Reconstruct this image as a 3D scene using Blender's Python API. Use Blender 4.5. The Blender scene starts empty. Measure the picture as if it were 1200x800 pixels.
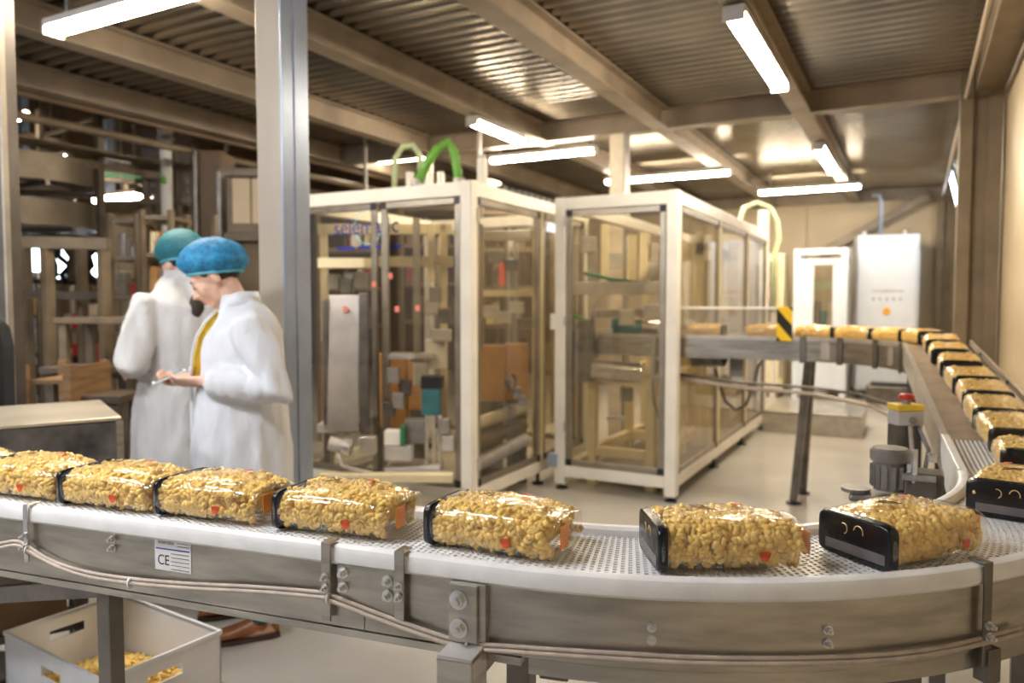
import bpy, bmesh, math, random
from mathutils import Vector, Matrix, noise
random.seed(7)
PI = math.pi
sc = bpy.context.scene
C = sc.collection
R = math.radians

# ------------------------------------------------------------------ camera
F, YAW, EYE = 890.0, R(28), 1.42
PIT = math.atan(45 / F)
cd = bpy.data.cameras.new('camera'); cam = bpy.data.objects.new('camera', cd); C.objects.link(cam)
cam.location = (0, 0, EYE); cam.rotation_euler = (PI/2 - PIT, 0, YAW)
cd.sensor_width = 36; cd.lens = 36 * F / 1200; cd.clip_start = .02; cd.clip_end = 100
cd.dof.use_dof = True; cd.dof.focus_distance = 1.5; cd.dof.aperture_fstop = 2.8
sc.camera = cam
# ------------------------------------------------------------------ world, exposure
w = bpy.data.worlds.new('world'); sc.world = w; w.use_nodes = True
bg = w.node_tree.nodes['Background']; bg.inputs[0].default_value = (.78, .86, 1, 1); bg.inputs[1].default_value = .09
sc.view_settings.view_transform = 'Standard'; sc.view_settings.look = 'None'
sc.view_settings.exposure = 0.66; sc.view_settings.gamma = 1; sc.view_settings.use_curve_mapping = False
try: sc.cycles.transparent_max_bounces = 24
except Exception: pass
LAMP = 75.0; LAMPCOL = (1, .85, .64)

# ------------------------------------------------------------------ photo pixel (1200x800) to place
vR = Vector((math.cos(YAW), math.sin(YAW), 0)); vF = Vector((-math.sin(YAW), math.cos(YAW), 0)); vZ = Vector((0, 0, 1))
vW = vF*math.cos(PIT) - vZ*math.sin(PIT); vU = vZ*math.cos(PIT) + vF*math.sin(PIT)
EYEP = Vector((0, 0, EYE))
def ray(px, py): return vW + vR*((px-600)/F) + vU*((400-py)/F)
def onz(px, py, z): d = ray(px, py); return EYEP + d*((z-EYE)/d.z)
def ony(px, py, y): d = ray(px, py); return EYEP + d*(y/d.y)
def onx(px, py, x): d = ray(px, py); return EYEP + d*(x/d.x)
def at(px, py, dep): d = ray(px, py); return EYEP + d*(dep/d.dot(vF))

# ------------------------------------------------------------------ materials
MATS = {}
def nt(name):
    m = bpy.data.materials.new(name); m.use_nodes = True
    return m, m.node_tree.nodes, m.node_tree.links
def mat(name, col, rough=.5, metal=0., var=.12, scale=8., bump=0., bscale=60., stretch=None, spec=.5, alpha=None, emit=0., col2=None, sheen=0., trans=0.):
    if name in MATS: return MATS[name]
    m, n, l = nt(name); b = n['Principled BSDF']
    b.inputs['Roughness'].default_value = rough; b.inputs['Metallic'].default_value = metal
    b.inputs['Specular IOR Level'].default_value = spec
    tc = n.new('ShaderNodeTexCoord'); mp = n.new('ShaderNodeMapping'); l.new(tc.outputs['Object'], mp.inputs[0])
    if stretch: mp.inputs['Scale'].default_value = stretch
    nz = n.new('ShaderNodeTexNoise'); nz.inputs['Scale'].default_value = scale; nz.inputs['Detail'].default_value = 5
    l.new(mp.outputs[0], nz.inputs[0])
    rp = n.new('ShaderNodeValToRGB'); l.new(nz.outputs[0], rp.inputs[0])
    c2 = col2 or tuple(c*(1-var*2) for c in col); c1 = tuple(min(1, c*(1+var*.5)) for c in col)
    rp.color_ramp.elements[0].position = .3; rp.color_ramp.elements[1].position = .65
    rp.color_ramp.elements[0].color = (*c2, 1); rp.color_ramp.elements[1].color = (*c1, 1)
    l.new(rp.outputs[0], b.inputs['Base Color'])
    if bump:
        n2 = n.new('ShaderNodeTexNoise'); n2.inputs['Scale'].default_value = bscale; n2.inputs['Detail'].default_value = 4
        l.new(mp.outputs[0], n2.inputs[0])
        bp = n.new('ShaderNodeBump'); bp.inputs['Strength'].default_value = bump; bp.inputs['Distance'].default_value = .01
        l.new(n2.outputs[0], bp.inputs['Height']); l.new(bp.outputs[0], b.inputs['Normal'])
    if emit:
        b.inputs['Emission Color'].default_value = (*col, 1); b.inputs['Emission Strength'].default_value = emit
    if trans: b.inputs['Transmission Weight'].default_value = trans
    MATS[name] = m; return m
def glassy(name, tint, fac0, rough=.03, haze=0., bump=0., bscale=20., gain=1.):
    """thin clear sheet: see-through plus the reflection of its surface"""
    m, n, l = nt(name); n.remove(n['Principled BSDF']); out = n['Material Output']
    tr = n.new('ShaderNodeBsdfTransparent'); tr.inputs[0].default_value = (*tint, 1)
    gl = n.new('ShaderNodeBsdfGlossy'); gl.inputs['Roughness'].default_value = rough; gl.inputs[0].default_value = (1, 1, 1, 1)
    # Schlick reflectance of a thin sheet, the same from both sides
    ge = n.new('ShaderNodeNewGeometry'); dt = n.new('ShaderNodeVectorMath'); dt.operation = 'DOT_PRODUCT'; l.new(ge.outputs['Incoming'], dt.inputs[0]); l.new(ge.outputs['Normal'], dt.inputs[1])
    def mth(op, a, b, clamp=False):
        q = n.new('ShaderNodeMath'); q.operation = op; q.use_clamp = clamp
        for i, x in enumerate((a, b)):
            if x is None: continue
            if isinstance(x, (int, float)): q.inputs[i].default_value = x
            else: l.new(x, q.inputs[i])
        return q
    ab = mth('ABSOLUTE', dt.outputs['Value'], None); iv = mth('SUBTRACT', 1.0, ab.outputs[0], True); p5 = mth('POWER', iv.outputs[0], 5.0)
    ml_ = mth('MULTIPLY', p5.outputs[0], .8*gain); ma = mth('ADD', ml_.outputs[0], fac0, True)
    mx = n.new('ShaderNodeMixShader'); l.new(ma.outputs[0], mx.inputs[0]); l.new(tr.outputs[0], mx.inputs[1]); l.new(gl.outputs[0], mx.inputs[2])
    last = mx
    if haze:
        df = n.new('ShaderNodeBsdfDiffuse'); df.inputs[0].default_value = (.85, .83, .78, 1)
        m2 = n.new('ShaderNodeMixShader'); m2.inputs[0].default_value = haze
        l.new(mx.outputs[0], m2.inputs[1]); l.new(df.outputs[0], m2.inputs[2]); last = m2
    l.new(last.outputs[0], out.inputs[0])
    if bump:
        tc = n.new('ShaderNodeTexCoord'); nz = n.new('ShaderNodeTexNoise'); nz.inputs['Scale'].default_value = bscale; nz.inputs['Detail'].default_value = 3; nz.inputs['Distortion'].default_value = 1.2
        l.new(tc.outputs['Object'], nz.inputs[0])
        bp = n.new('ShaderNodeBump'); bp.inputs['Strength'].default_value = bump; bp.inputs['Distance'].default_value = .02
        l.new(nz.outputs[0], bp.inputs['Height']); l.new(bp.outputs[0], gl.inputs['Normal']); l.new(bp.outputs[0], dt.inputs[1])
    MATS[name] = m; return m
def emitter(name, col, s):
    m, n, l = nt(name); n.remove(n['Principled BSDF']); e = n.new('ShaderNodeEmission')
    e.inputs[0].default_value = (*col, 1); e.inputs[1].default_value = s; l.new(e.outputs[0], n['Material Output'].inputs[0]); MATS[name] = m; return m
def striped(name, ca, cb, scale, direction='DIAGONAL'):
    m, n, l = nt(name); b = n['Principled BSDF']; b.inputs['Roughness'].default_value = .4
    tc = n.new('ShaderNodeTexCoord'); mp = n.new('ShaderNodeMapping'); mp.inputs['Rotation'].default_value = (R(40), 0, 0)
    l.new(tc.outputs['Object'], mp.inputs[0])
    wv = n.new('ShaderNodeTexWave'); wv.inputs['Scale'].default_value = scale; wv.bands_direction = 'Y'; l.new(mp.outputs[0], wv.inputs[0])
    rp = n.new('ShaderNodeValToRGB'); rp.color_ramp.interpolation = 'CONSTANT'; rp.color_ramp.elements[1].position = .5
    rp.color_ramp.elements[0].color = (*ca, 1); rp.color_ramp.elements[1].color = (*cb, 1)
    l.new(wv.outputs[0], rp.inputs[0]); l.new(rp.outputs[0], b.inputs['Base Color']); MATS[name] = m; return m

M_floor = mat('floor_epoxy', (.47, .45, .415), .28, 0, .10, 1.6, .03, 40)
M_deck = mat('galvanised_deck', (.27, .235, .185), .27, .9, .16, 1.4, .04, 30)
M_beam = mat('beam_paint', (.31, .25, .19), .5, .1, .15, 3)
M_panel = mat('wall_panel', (.60, .49, .33), .5, 0, .05, 2)
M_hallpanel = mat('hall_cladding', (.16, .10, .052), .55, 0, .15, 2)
M_conc = mat('column_grey', (.20, .155, .10), .6, 0, .14, 4, .1, 50)
M_white = mat('machine_white', (.84, .81, .74), .35, 0, .04, 5)
M_cream = mat('machine_cream', (.80, .70, .46), .4, 0, .06, 5)
M_coolwhite = mat('cabinet_white', (.70, .76, .86), .35, 0, .03, 5)
M_alu = mat('bronze_alu', (.36, .32, .26), .35, .7, .1, 10)
M_aluL = mat('alu_light', (.62, .58, .52), .35, .7, .1, 10)
M_steel = mat('brushed_steel', (.50, .465, .41), .30, .9, .16, 6, .06, 90, (1, 1, 6))
M_steeld = mat('dark_steel', (.20, .18, .16), .38, .75, .2, 8, .1, 60)
M_steelb = mat('blue_steel_cool_light', (.36, .43, .58), .32, .25, .08, 6)  # bluish steel parts; on the column side the blue stands for cool light
M_zinc = mat('zinc_bolt', (.72, .71, .69), .28, .85, .1, 40)
M_rail = mat('white_plastic_rail', (.82, .81, .80), .38, 0, .05, 18, .05, 80)
M_belt = mat('white_belt', (.83, .83, .84), .4, 0, .04, 20)
M_beltdark = mat('belt_underside', (.035, .03, .025), .7)
M_beltbrown = mat('brown_belt', (.34, .27, .20), .38, .1, .15, 12, .08, 70)
M_black = mat('black_rubber', (.012, .012, .014), .45, 0, .2, 10)
M_blackfilm = mat('black_film', (.008, .008, .010), .24, 0, .2, 14, .25, 24)
M_greyfilm = mat('grey_film', (.13, .12, .12), .25, 0, .2, 14, .2, 24)
M_cable = mat('beige_cable', (.46, .38, .31), .45, 0, .1, 30)
M_grey = mat('grey_paint', (.33, .31, .29), .4, .3, .12, 8)
M_greyl = mat('light_grey_paint', (.56, .53, .50), .4, .2, .1, 8)
M_motor = mat('motor_grey', (.27, .25, .235), .42, .35, .2, 14, .15, 50)
M_teal = mat('teal_motor', (.05, .19, .21), .4, .1, .15, 10)
M_green = mat('green_hose', (.16, .42, .06), .35, 0, .1, 20)
M_greend = mat('green_beam', (.03, .20, .08), .5, 0, .1, 10)
M_palegreen = mat('pale_green_hose', (.55, .66, .38), .4, 0, .1, 20)
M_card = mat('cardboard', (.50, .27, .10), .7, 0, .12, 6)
M_wood = mat('wood', (.27, .155, .07), .6, 0, .2, 5, .1, 30, (1, 1, 8))
M_red = mat('red_plastic', (.62, .04, .03), .35)
M_redink = mat('red_ink', (.75, .10, .03), .4, 0, .3, 60)
M_orange = mat('orange_sticker', (.92, .30, .03), .4, 0, .06, 30)
M_orangeb = mat('orange_button', (.95, .42, .04), .35)
M_gold = mat('gold_ink', (.85, .62, .25), .3, .5, .1, 30)
M_ink = mat('dark_ink', (.10, .045, .02), .4)
M_yellow = mat('yellow_plastic', (.85, .58, .05), .4)
M_blueink = mat('blue_ink', (.03, .04, .30), .4)
M_cyanink = mat('cyan_ink', (.35, .65, .75), .4)
M_paper = mat('label_paper', (.80, .79, .80), .45, 0, .04, 30)
M_pasta = mat('pasta', (1.0, .66, .19), .40, 0, .14, 70, .1, 200, spec=.4)
M_pasta2 = mat('pasta_bulk', (.78, .46, .12), .5, 0, .2, 60)
M_crate = mat('crate_plastic', (.80, .81, .83), .38, 0, .03, 10)
M_glass = glassy('guard_glass', (.90, .87, .80), .03, .02, .025)
M_film = glassy('bag_film', (.99, .98, .95), .09, .09, .02, .22, 22, .7)
M_clear = glassy('clear_tunnel', (.93, .92, .90), .06, .05, .05)
M_plexi = glassy('tinted_plexi', (.72, .62, .66), .05, .1, .10)
M_coat = mat('lab_coat', (.74, .76, .81), .75, 0, .05, 14, 1., 13, (1, 1, .45))
M_coat2 = mat('lab_coat_b', (.70, .69, .68), .75, 0, .05, 14, 1., 13, (1, 1, .45))
M_cap = mat('hairnet_blue', (.02, .27, .52), .6, 0, .25, 40, .6, 70, col2=(.01, .13, .30))
M_cap2 = mat('hairnet_teal', (.02, .17, .22), .6, 0, .25, 40, .6, 70, col2=(.015, .14, .18))
M_capband = mat('hairnet_band', (.12, .50, .66), .6)
M_skin = mat('skin', (.80, .50, .38), .45, 0, .08, 25)
M_lip = mat('lip', (.60, .22, .20), .4)
M_hair = mat('dark_hair', (.035, .022, .016), .5, 0, .3, 60, .5, 160)
M_shirt = mat('yellow_shirt', (.85, .56, .05), .8, 0, .1, 20, .3, 60)
M_trou = mat('teal_trousers', (.05, .11, .12), .8, 0, .15, 30)
M_troub = mat('black_trousers', (.015, .015, .018), .8, 0, .15, 30)
M_shoe = mat('brown_leather', (.36, .13, .045), .35, 0, .2, 18)
M_sole = mat('shoe_sole', (.06, .035, .025), .6)
M_haz = striped('hazard_stripe', (.02, .02, .02), (.9, .60, .03), 2.6)
M_lamp = emitter('lamp_diffuser', LAMPCOL, LAMP)
M_lamp2 = emitter('hall_lamp', LAMPCOL, 22)
M_sky = emitter('window_daylight', (.80, .90, 1), 6)
M_lampred = emitter('red_indicator', (1, .30, .20), .55)
M_fillcool = emitter('fill_diffuser_cool', (.96, .97, 1), 78)  # cool fill for the battens added out of view

# ------------------------------------------------------------------ mesh builder
class MB:
    def __init__(s): s.v = []; s.f = []
    def add(s, vs, fs):
        o = len(s.v); s.v += [tuple(x) for x in vs]; s.f += [tuple(i+o for i in q) for q in fs]; return s
    def bx(s, x0, x1, y0, y1, z0, z1):
        return s.add([(x0,y0,z0),(x1,y0,z0),(x1,y1,z0),(x0,y1,z0),(x0,y0,z1),(x1,y0,z1),(x1,y1,z1),(x0,y1,z1)],
                     [(3,2,1,0),(4,5,6,7),(0,1,5,4),(1,2,6,5),(2,3,7,6),(3,0,4,7)])
    def box(s, c, d, rz=0):
        m = MB().bx(-d[0]/2, d[0]/2, -d[1]/2, d[1]/2, -d[2]/2, d[2]/2)
        r = Matrix.Rotation(rz, 3, 'Z')
        return s.add([Vector(c)+r @ Vector(p) for p in m.v], m.f)
    def beam(s, p0, p1, wd, ht):
        p0, p1 = Vector(p0), Vector(p1); d = (p1-p0).normalized()
        up = Vector((0,0,1)) if abs(d.z) < .95 else Vector((1,0,0))
        a = d.cross(up).normalized(); b = a.cross(d)
        q = [(-1,-1),(1,-1),(1,1),(-1,1)]
        vs = [p+a*(i*wd/2)+b*(j*ht/2) for p in (p0, p1) for i, j in q]
        return s.add(vs, [(3,2,1,0),(4,5,6,7),(0,1,5,4),(1,2,6,5),(2,3,7,6),(3,0,4,7)])
    def loft(s, rings, caps=True, closed=False):
        n = len(rings[0]); vs = [p for r in rings for p in r]; fs = []
        k = len(rings)
        for i in range(k if closed else k-1):
            j = (i+1) % k
            for a in range(n):
                b = (a+1) % n; fs.append((i*n+a, i*n+b, j*n+b, j*n+a))
        if caps and not closed: fs.append(tuple(reversed(range(n)))); fs.append(tuple((k-1)*n+a for a in range(n)))
        return s.add(vs, fs)
    def tube(s, pts, r, n=8, flat=1., up=None):
        pts = [Vector(p) for p in pts]; rings = []; prev = None
        for i, p in enumerate(pts):
            d = (pts[min(i+1, len(pts)-1)] - pts[max(i-1, 0)])
            d = d.normalized() if d.length > 1e-9 else Vector((0,0,1))
            if prev is None:
                u = Vector(up) if up else (Vector((0,0,1)) if abs(d.z) < .9 else Vector((0,1,0)))
                a = d.cross(u).normalized()
            else: a = (prev - d*prev.dot(d)).normalized()
            prev = a; b = d.cross(a); rr = r[i] if isinstance(r, (list, tuple)) else r
            rings.append([p + a*(rr*math.cos(2*PI*k/n)) + b*(rr*flat*math.sin(2*PI*k/n)) for k in range(n)])
        return s.loft(rings)
    def cyl(s, p0, p1, r, n=12): return s.tube([p0, p1], r, n)
    def lathe(s, c, prof, n=16):
        c = Vector(c); return s.loft([[c+Vector((r*math.cos(2*PI*k/n), r*math.sin(2*PI*k/n), z)) for k in range(n)] for r, z in prof])
    def ell(s, c, rad, rot=None, n=14, m=9):
        c = Vector(c); rings = []
        for i in range(m):
            t = -PI/2 + PI*(i+.5)/m
            rings.append([Vector((rad[0]*math.cos(t)*math.cos(2*PI*k/n), rad[1]*math.cos(t)*math.sin(2*PI*k/n), rad[2]*math.sin(t))) for k in range(n)])
        if rot: rings = [[rot @ p for p in r] for r in rings]
        return s.loft([[c+p for p in r] for r in rings])
    def prism(s, poly, z0, z1):
        n = len(poly); return s.loft([[(x, y, z0) for x, y in poly], [(x, y, z1) for x, y in poly]])
    def mesh(s, name, m, smooth=False):
        me = bpy.data.meshes.new(name); me.from_pydata(s.v, [], s.f); me.update()
        if m: me.materials.append(m)
        if smooth: me.polygons.foreach_set('use_smooth', [True]*len(me.polygons))
        return me
    def build(s, name, m, parent=None, smooth=False, bevel=0, auto=False):
        me = s.mesh(name, m, smooth or auto)
        if auto:
            try: me.set_sharp_from_angle(angle=R(38))
            except Exception: pass
        o = bpy.data.objects.new(name, me); C.objects.link(o)
        if parent: o.parent = parent
        if bevel:
            b = o.modifiers.new('bevel', 'BEVEL'); b.width = bevel; b.segments = 2; b.limit_method = 'ANGLE'
        return o
def tag(o, label=None, cat=None, group=None, kind=None):
    if label: o['label'] = label
    if cat: o['category'] = cat
    if group: o['group'] = group
    if kind: o['kind'] = kind
    return o
def thing(name, label, cat, loc=(0,0,0), rz=0, group=None):
    o = bpy.data.objects.new(name, None); C.objects.link(o); o.empty_display_size = .1
    o.location = loc; o.rotation_euler = (0, 0, rz); return tag(o, label, cat, group)
def struct(o, label=None): o['kind'] = 'structure'; return tag(o, label)
def dup(o, parent=None):
    c = o.copy(); C.objects.link(c); c.parent = parent
    for ch in list(o.children): dup(ch, c)
    return c
def share(name, me, parent=None, loc=(0,0,0), rz=0):
    o = bpy.data.objects.new(name, me); C.objects.link(o); o.parent = parent; o.location = loc; o.rotation_euler = (0,0,rz); return o
def text(name, body, size, m, parent, loc, rot, depth=.0006, sx=1.):
    cu = bpy.data.curves.new(name, 'FONT'); cu.body = body; cu.size = size; cu.extrude = depth; cu.align_x = 'CENTER'; cu.align_y = 'CENTER'
    t = bpy.data.objects.new(name, cu); C.objects.link(t)
    me = bpy.data.meshes.new_from_object(t.evaluated_get(bpy.context.evaluated_depsgraph_get()))
    bpy.data.objects.remove(t); me.materials.clear(); me.materials.append(m); me.name = name
    o = bpy.data.objects.new(name, me); C.objects.link(o); o.parent = parent; o.location = loc; o.rotation_euler = rot; o.scale = (sx, 1, 1); return o
def remeshed(mb, name, m, parent, voxel, smooth=6, fac=.5):
    # evaluated alone, in a scratch scene that is removed again
    sc2 = bpy.data.scenes.new('scratch'); o = bpy.data.objects.new(name, mb.mesh(name, m)); sc2.collection.objects.link(o)
    r = o.modifiers.new('r', 'REMESH'); r.mode = 'VOXEL'; r.voxel_size = voxel; r.use_smooth_shade = True
    if smooth:
        q = o.modifiers.new('s', 'SMOOTH'); q.factor = fac; q.iterations = smooth
    vl = sc2.view_layers[0]; vl.update(); dg = vl.depsgraph; dg.update()
    me = bpy.data.meshes.new_from_object(o.evaluated_get(dg)); o.modifiers.clear(); old = o.data; o.data = me; bpy.data.meshes.remove(old)
    C.objects.link(o); bpy.data.scenes.remove(sc2); o.parent = parent
    me.materials.clear(); me.materials.append(m)
    me.polygons.foreach_set('use_smooth', [True]*len(me.polygons)); me.name = name
    return o

# ================================================================== SETTING
WX, BY, CZ, BZ = .57, 13.5, 3.22, 3.03       # right wall X, back wall Y, deck height, beam underside
EX = -6.0                                    # left edge of the low deck, taller hall beyond
struct(MB().bx(-15, WX+.1, -5, BY+.1, -.1, 0).build('floor', M_floor), 'pale grey glossy epoxy floor')
# corrugated deck: sheets between the lines of beams, ribs run across
ceil = bpy.data.objects.new('ceiling', None); C.objects.link(ceil); struct(ceil, 'corrugated galvanised metal deck ceiling')
BX = [-.90, -2.13, -3.38, -4.72, -5.95]
def deck(x0, x1, y0, y1):
    m = MB(); p = .125; k = int((y1-y0)/p)
    prof = []
    for i in range(k):
        y = y0+i*p; prof += [(y, 0), (y+.045, 0), (y+.062, .038), (y+.108, .038)]
    prof.append((y0+k*p, 0))
    vs = []; fs = []
    for y, z in prof: vs += [(x0, y, CZ+z), (x1, y, CZ+z)]
    for i in range(len(prof)-1): fs.append((2*i, 2*i+1, 2*i+3, 2*i+2))
    m.add(vs, fs); m.bx(x0, x1, y0, y0+k*p, CZ+.05, CZ+.06); return m.build('deck_sheet', M_deck, ceil)
xs = [WX] + BX
for a, b in zip(xs, xs[1:]):
    for y0, y1 in ((-4, 1.5), (1.5, 7.0), (7.0, BY)): deck(b, a-.004, y0, y1)
def ibeam(p0, p1, wd, ht, m, name, label, grp, cat='beam'):
    p0, p1 = Vector(p0), Vector(p1); d = (p1-p0).normalized(); a = Vector((d.y, -d.x, 0)); t = .012; tw = .009
    pr = [(-wd/2,0),(wd/2,0),(wd/2,t),(tw,t),(tw,ht-t),(wd/2,ht-t),(wd/2,ht),(-wd/2,ht),(-wd/2,ht-t),(-tw,ht-t),(-tw,t),(-wd/2,t)]
    mb = MB(); n = 12; vs = [p + a*x + vZ*z for p in (p0, p1) for x, z in pr]
    mb.add(vs, [(i, (i+1) % n, n+(i+1) % n, n+i) for i in range(n)])
    for o in (0, n):
        for q in ((0,1,2,11),(11,2,3,10),(10,3,4,9),(9,4,5,8),(8,5,6,7)): mb.add([vs[o+i] for i in q], [(0,1,2,3)])
    return tag(mb.build(name, m), label, cat, grp)
for i, x in enumerate(BX):
    for y0, y1, lab in ((-4, 6.93, 'long steel I-beam under the deck on the bag belt side of the cross beam'), (7.07, BY, 'steel I-beam under the deck between the cross beam and the beige back wall')):
        ibeam((x, y0, BZ), (x, y1, BZ), .15, .185, M_beam, 'ceiling_beam', lab, 'beams '+('near' if y0 < 0 else 'far'))
ibeam((EX-.05, 7, BZ), (.27, 7, BZ), .14, .187, M_beam, 'cross_beam', 'steel cross beam carried on the wall column, the long beams butt into it', None)
ibeam((EX, BY-.1, BZ), (WX, BY-.1, BZ), .12, .18, M_beam, 'wall_beam', 'steel beam along the top of the beige back wall', None)
tag(MB().bx(.36, WX-.004, -4, 6.86, BZ, BZ+.185).build('edge_beam', M_conc, bevel=.006), 'deep brown edge beam running along the top of the right wall', 'beam')
# walls in upright panels
def wall(name, label, m, panels):
    o = bpy.data.objects.new(name, None); C.objects.link(o); struct(o, label)
    for b in panels: MB().bx(*b).build('panel', m, o, bevel=.006)
    return o
wall('wall_right', 'beige sandwich panel wall beside the sloping belt', M_panel, [(WX, WX+.08, y, y+1.094, 0, 3.3) for y in [-4+1.1*i for i in range(16)]])
wall('wall_back', 'beige sandwich panel end wall', M_panel, [(x, x+1.094, BY, BY+.08, 0, 3.32) for x in [-6.03+1.1*i for i in range(6)]])
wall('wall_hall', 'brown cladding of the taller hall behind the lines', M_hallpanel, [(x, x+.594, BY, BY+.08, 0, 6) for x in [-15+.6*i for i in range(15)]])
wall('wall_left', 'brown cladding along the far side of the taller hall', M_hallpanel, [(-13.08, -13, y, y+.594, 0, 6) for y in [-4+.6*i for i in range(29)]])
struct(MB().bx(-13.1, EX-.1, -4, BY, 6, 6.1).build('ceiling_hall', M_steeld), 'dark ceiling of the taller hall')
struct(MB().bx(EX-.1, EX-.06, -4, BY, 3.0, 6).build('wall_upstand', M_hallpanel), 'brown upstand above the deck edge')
# tilted window high in the right wall
wn = bpy.data.objects.new('window_1', None); C.objects.link(wn); struct(wn, 'tilted two pane window high in the right wall by the far corner')
def sash(y0, y1, m, name, inset, th=.02):
    mb = MB(); a = Vector((.53, 0, 2.46)); b = Vector((.36, 0, 3.16)); d = (b-a).normalized(); nn = Vector((d.z, 0, -d.x))
    a2 = a+d*inset; b2 = b-d*inset
    vs = [p+Vector((0, y, 0))+nn*t for p in (a2, b2) for y in (y0, y1) for t in (0, th)]
    return mb.add(vs, [(0,1,3,2),(4,6,7,5),(0,4,5,1),(2,3,7,6),(0,2,6,4),(1,5,7,3)]).build(name, m, wn)
for y0, y1 in ((11.36, 11.40), (11.80, 11.86), (12.28, 12.32)): sash(y0, y1, M_black, 'frame_bar', 0, .03)
sash(11.41, 11.79, M_sky, 'pane', .04); sash(11.87, 12.27, M_sky, 'pane', .04)
for z, x in ((2.44, .535), (3.16, .36)): MB().bx(x-.02, x+.02, 11.36, 12.32, z-.02, z+.02).build('frame_rail', M_black, wn)

# ------------------------------------------------------------------ columns
def hcol(name, label, x0, x1, y, wd, m, z1=BZ):
    t = thing(name, label, 'column', ((x0+x1)/2, y, 0)); h = (x1-x0)/2
    MB().bx(-h, -h+.018*5, -wd/2, wd/2, 0, z1).build('flange', m, t, bevel=.004)
    MB().bx(h-.018*5, h, -wd/2, wd/2, 0, z1).build('flange', m, t, bevel=.004)
    MB().bx(-h+.09, h-.09, -wd/2+.05, wd/2, 0, z1).build('web', m, t)
    MB().bx(-h-.03, h+.03, -wd/2-.03, wd/2+.03, 0, .02).build('base_plate', m, t)
    return t
hcol('wall_column', 'brown wide flange column standing against the right wall', .265, .55, 7.0, .22, M_conc, BZ+.18)
hcol('wall_column', 'brown wide flange column in the far corner by the back wall', .25, .53, 13.25, .2, M_conc)
# column beside the two people
t = thing('steel_column', 'square steel column with side tinted blue for cool light beside the person using a phone', 'column', (-2.70, 2.74, 0), R(0))
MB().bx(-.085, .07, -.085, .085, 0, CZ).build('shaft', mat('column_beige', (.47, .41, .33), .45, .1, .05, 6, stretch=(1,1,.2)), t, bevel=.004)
MB().bx(.0705, .082, -.088, .088, 0, CZ).build('side_plate', M_steelb, t, bevel=.003)  # cool light on this face put into the colour of the sheet
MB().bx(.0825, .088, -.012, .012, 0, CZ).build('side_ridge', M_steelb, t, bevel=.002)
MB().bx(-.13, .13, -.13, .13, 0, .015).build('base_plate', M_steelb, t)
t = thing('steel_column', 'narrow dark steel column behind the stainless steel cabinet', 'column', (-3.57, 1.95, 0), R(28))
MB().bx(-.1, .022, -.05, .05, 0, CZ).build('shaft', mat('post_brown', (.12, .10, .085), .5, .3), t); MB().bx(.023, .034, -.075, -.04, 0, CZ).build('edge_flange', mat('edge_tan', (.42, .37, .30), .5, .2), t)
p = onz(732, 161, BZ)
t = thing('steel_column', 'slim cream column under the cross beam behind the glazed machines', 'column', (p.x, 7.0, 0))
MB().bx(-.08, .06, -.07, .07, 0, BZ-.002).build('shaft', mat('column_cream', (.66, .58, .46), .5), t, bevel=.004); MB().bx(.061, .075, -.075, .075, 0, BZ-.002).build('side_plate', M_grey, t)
# wall brace
tag(MB().beam(ony(960, 297, 13.3), ony(1088, 229, 13.3), .08, .12).build('diagonal_brace', M_beam), 'brown diagonal brace against the beige back wall', 'brace')
# conduits along right side
t = tag(MB().tube([(.30, -4, 3.0), (.30, 7.3, 3.0), (.29, 7.6, 2.95), (.29, 12.9, 2.95)], .013).build('conduit', M_cable, smooth=True), 'thin tan conduit running along the ceiling above the wall column', 'conduit')
tag(MB().tube([(.545, -4, 2.98), (.545, 6.8, 2.98)], .012).build('conduit', M_grey, smooth=True), 'thin grey conduit in the corner of right wall and edge beam', 'conduit')

# ------------------------------------------------------------------ fluorescent lights
def fixture(label, x, y, along, L=1.56, z=2.93, grp=None, m=None):
    t = thing('ceiling_light', label, 'light', (x, y, z), 0 if along == 'x' else PI/2, grp)
    MB().bx(-L/2, L/2, -.06, .06, .045, .085).build('housing', M_greyl, t, bevel=.004)
    rings = []
    for xx, s in ((-L/2+.005, .7), (-L/2+.03, 1), (L/2-.03, 1), (L/2-.005, .7)):
        rings.append([(xx, .056*s*math.cos(a), .044-.044*s*math.sin(a)) for a in [PI*k/8 for k in range(9)]])
    MB().loft(rings).build('diffuser', m or M_lamp, t, smooth=True)
    for e in (-1, 1): MB().bx(e*(L/2-.002)-.008, e*(L/2-.002)+.008, -.058, .058, .0, .08).build('end_cap', M_greyl, t)
    top = (BZ if along == 'y' else CZ)
    for e in (-1, 1): MB().bx(e*.5-.012, e*.5+.012, -.012, .012, .08, top-z+.002).build('hanger', M_grey, t)
    return t
fixture('fluorescent batten under the beam, directly above the sloping belt side of the glazed machines', -.90, 5.0, 'y')
fixture('fluorescent batten on the beam beyond the cross beam, in line with the white cabinet', -.90, 8.95, 'y')
fixture('fluorescent batten under the beam above the machine with green hoses', -3.38, 6.08, 'y', .9)
fixture('fluorescent batten hung crosswise just beyond the cross beam, behind the green hoses', -3.5, 7.25, 'x', 1.2)
fixture('fluorescent batten hung crosswise in front of the beige back wall', -1.33, 11.1, 'x', 1.3)
fixture('fluorescent batten hung crosswise above the two people', -3.72, 2.66, 'x', 1.3)
fixture('fluorescent batten crosswise above the rear of the glazed machines', -2.75, 9.2, 'x')
fixture('added unseen cool white fill batten over the straight white belt', -2.15, .25, 'x', m=M_fillcool)  # unseen battens from here on, added to brighten bags, belt rail and coats
fixture('added unseen cool white fill batten over the aisle in front of the white belt', -3.2, -1.4, 'x', m=M_fillcool)
fixture('added unseen cool white fill batten over the open floor beside the steel cabinet', -5.0, .2, 'x', m=M_fillcool)
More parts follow.
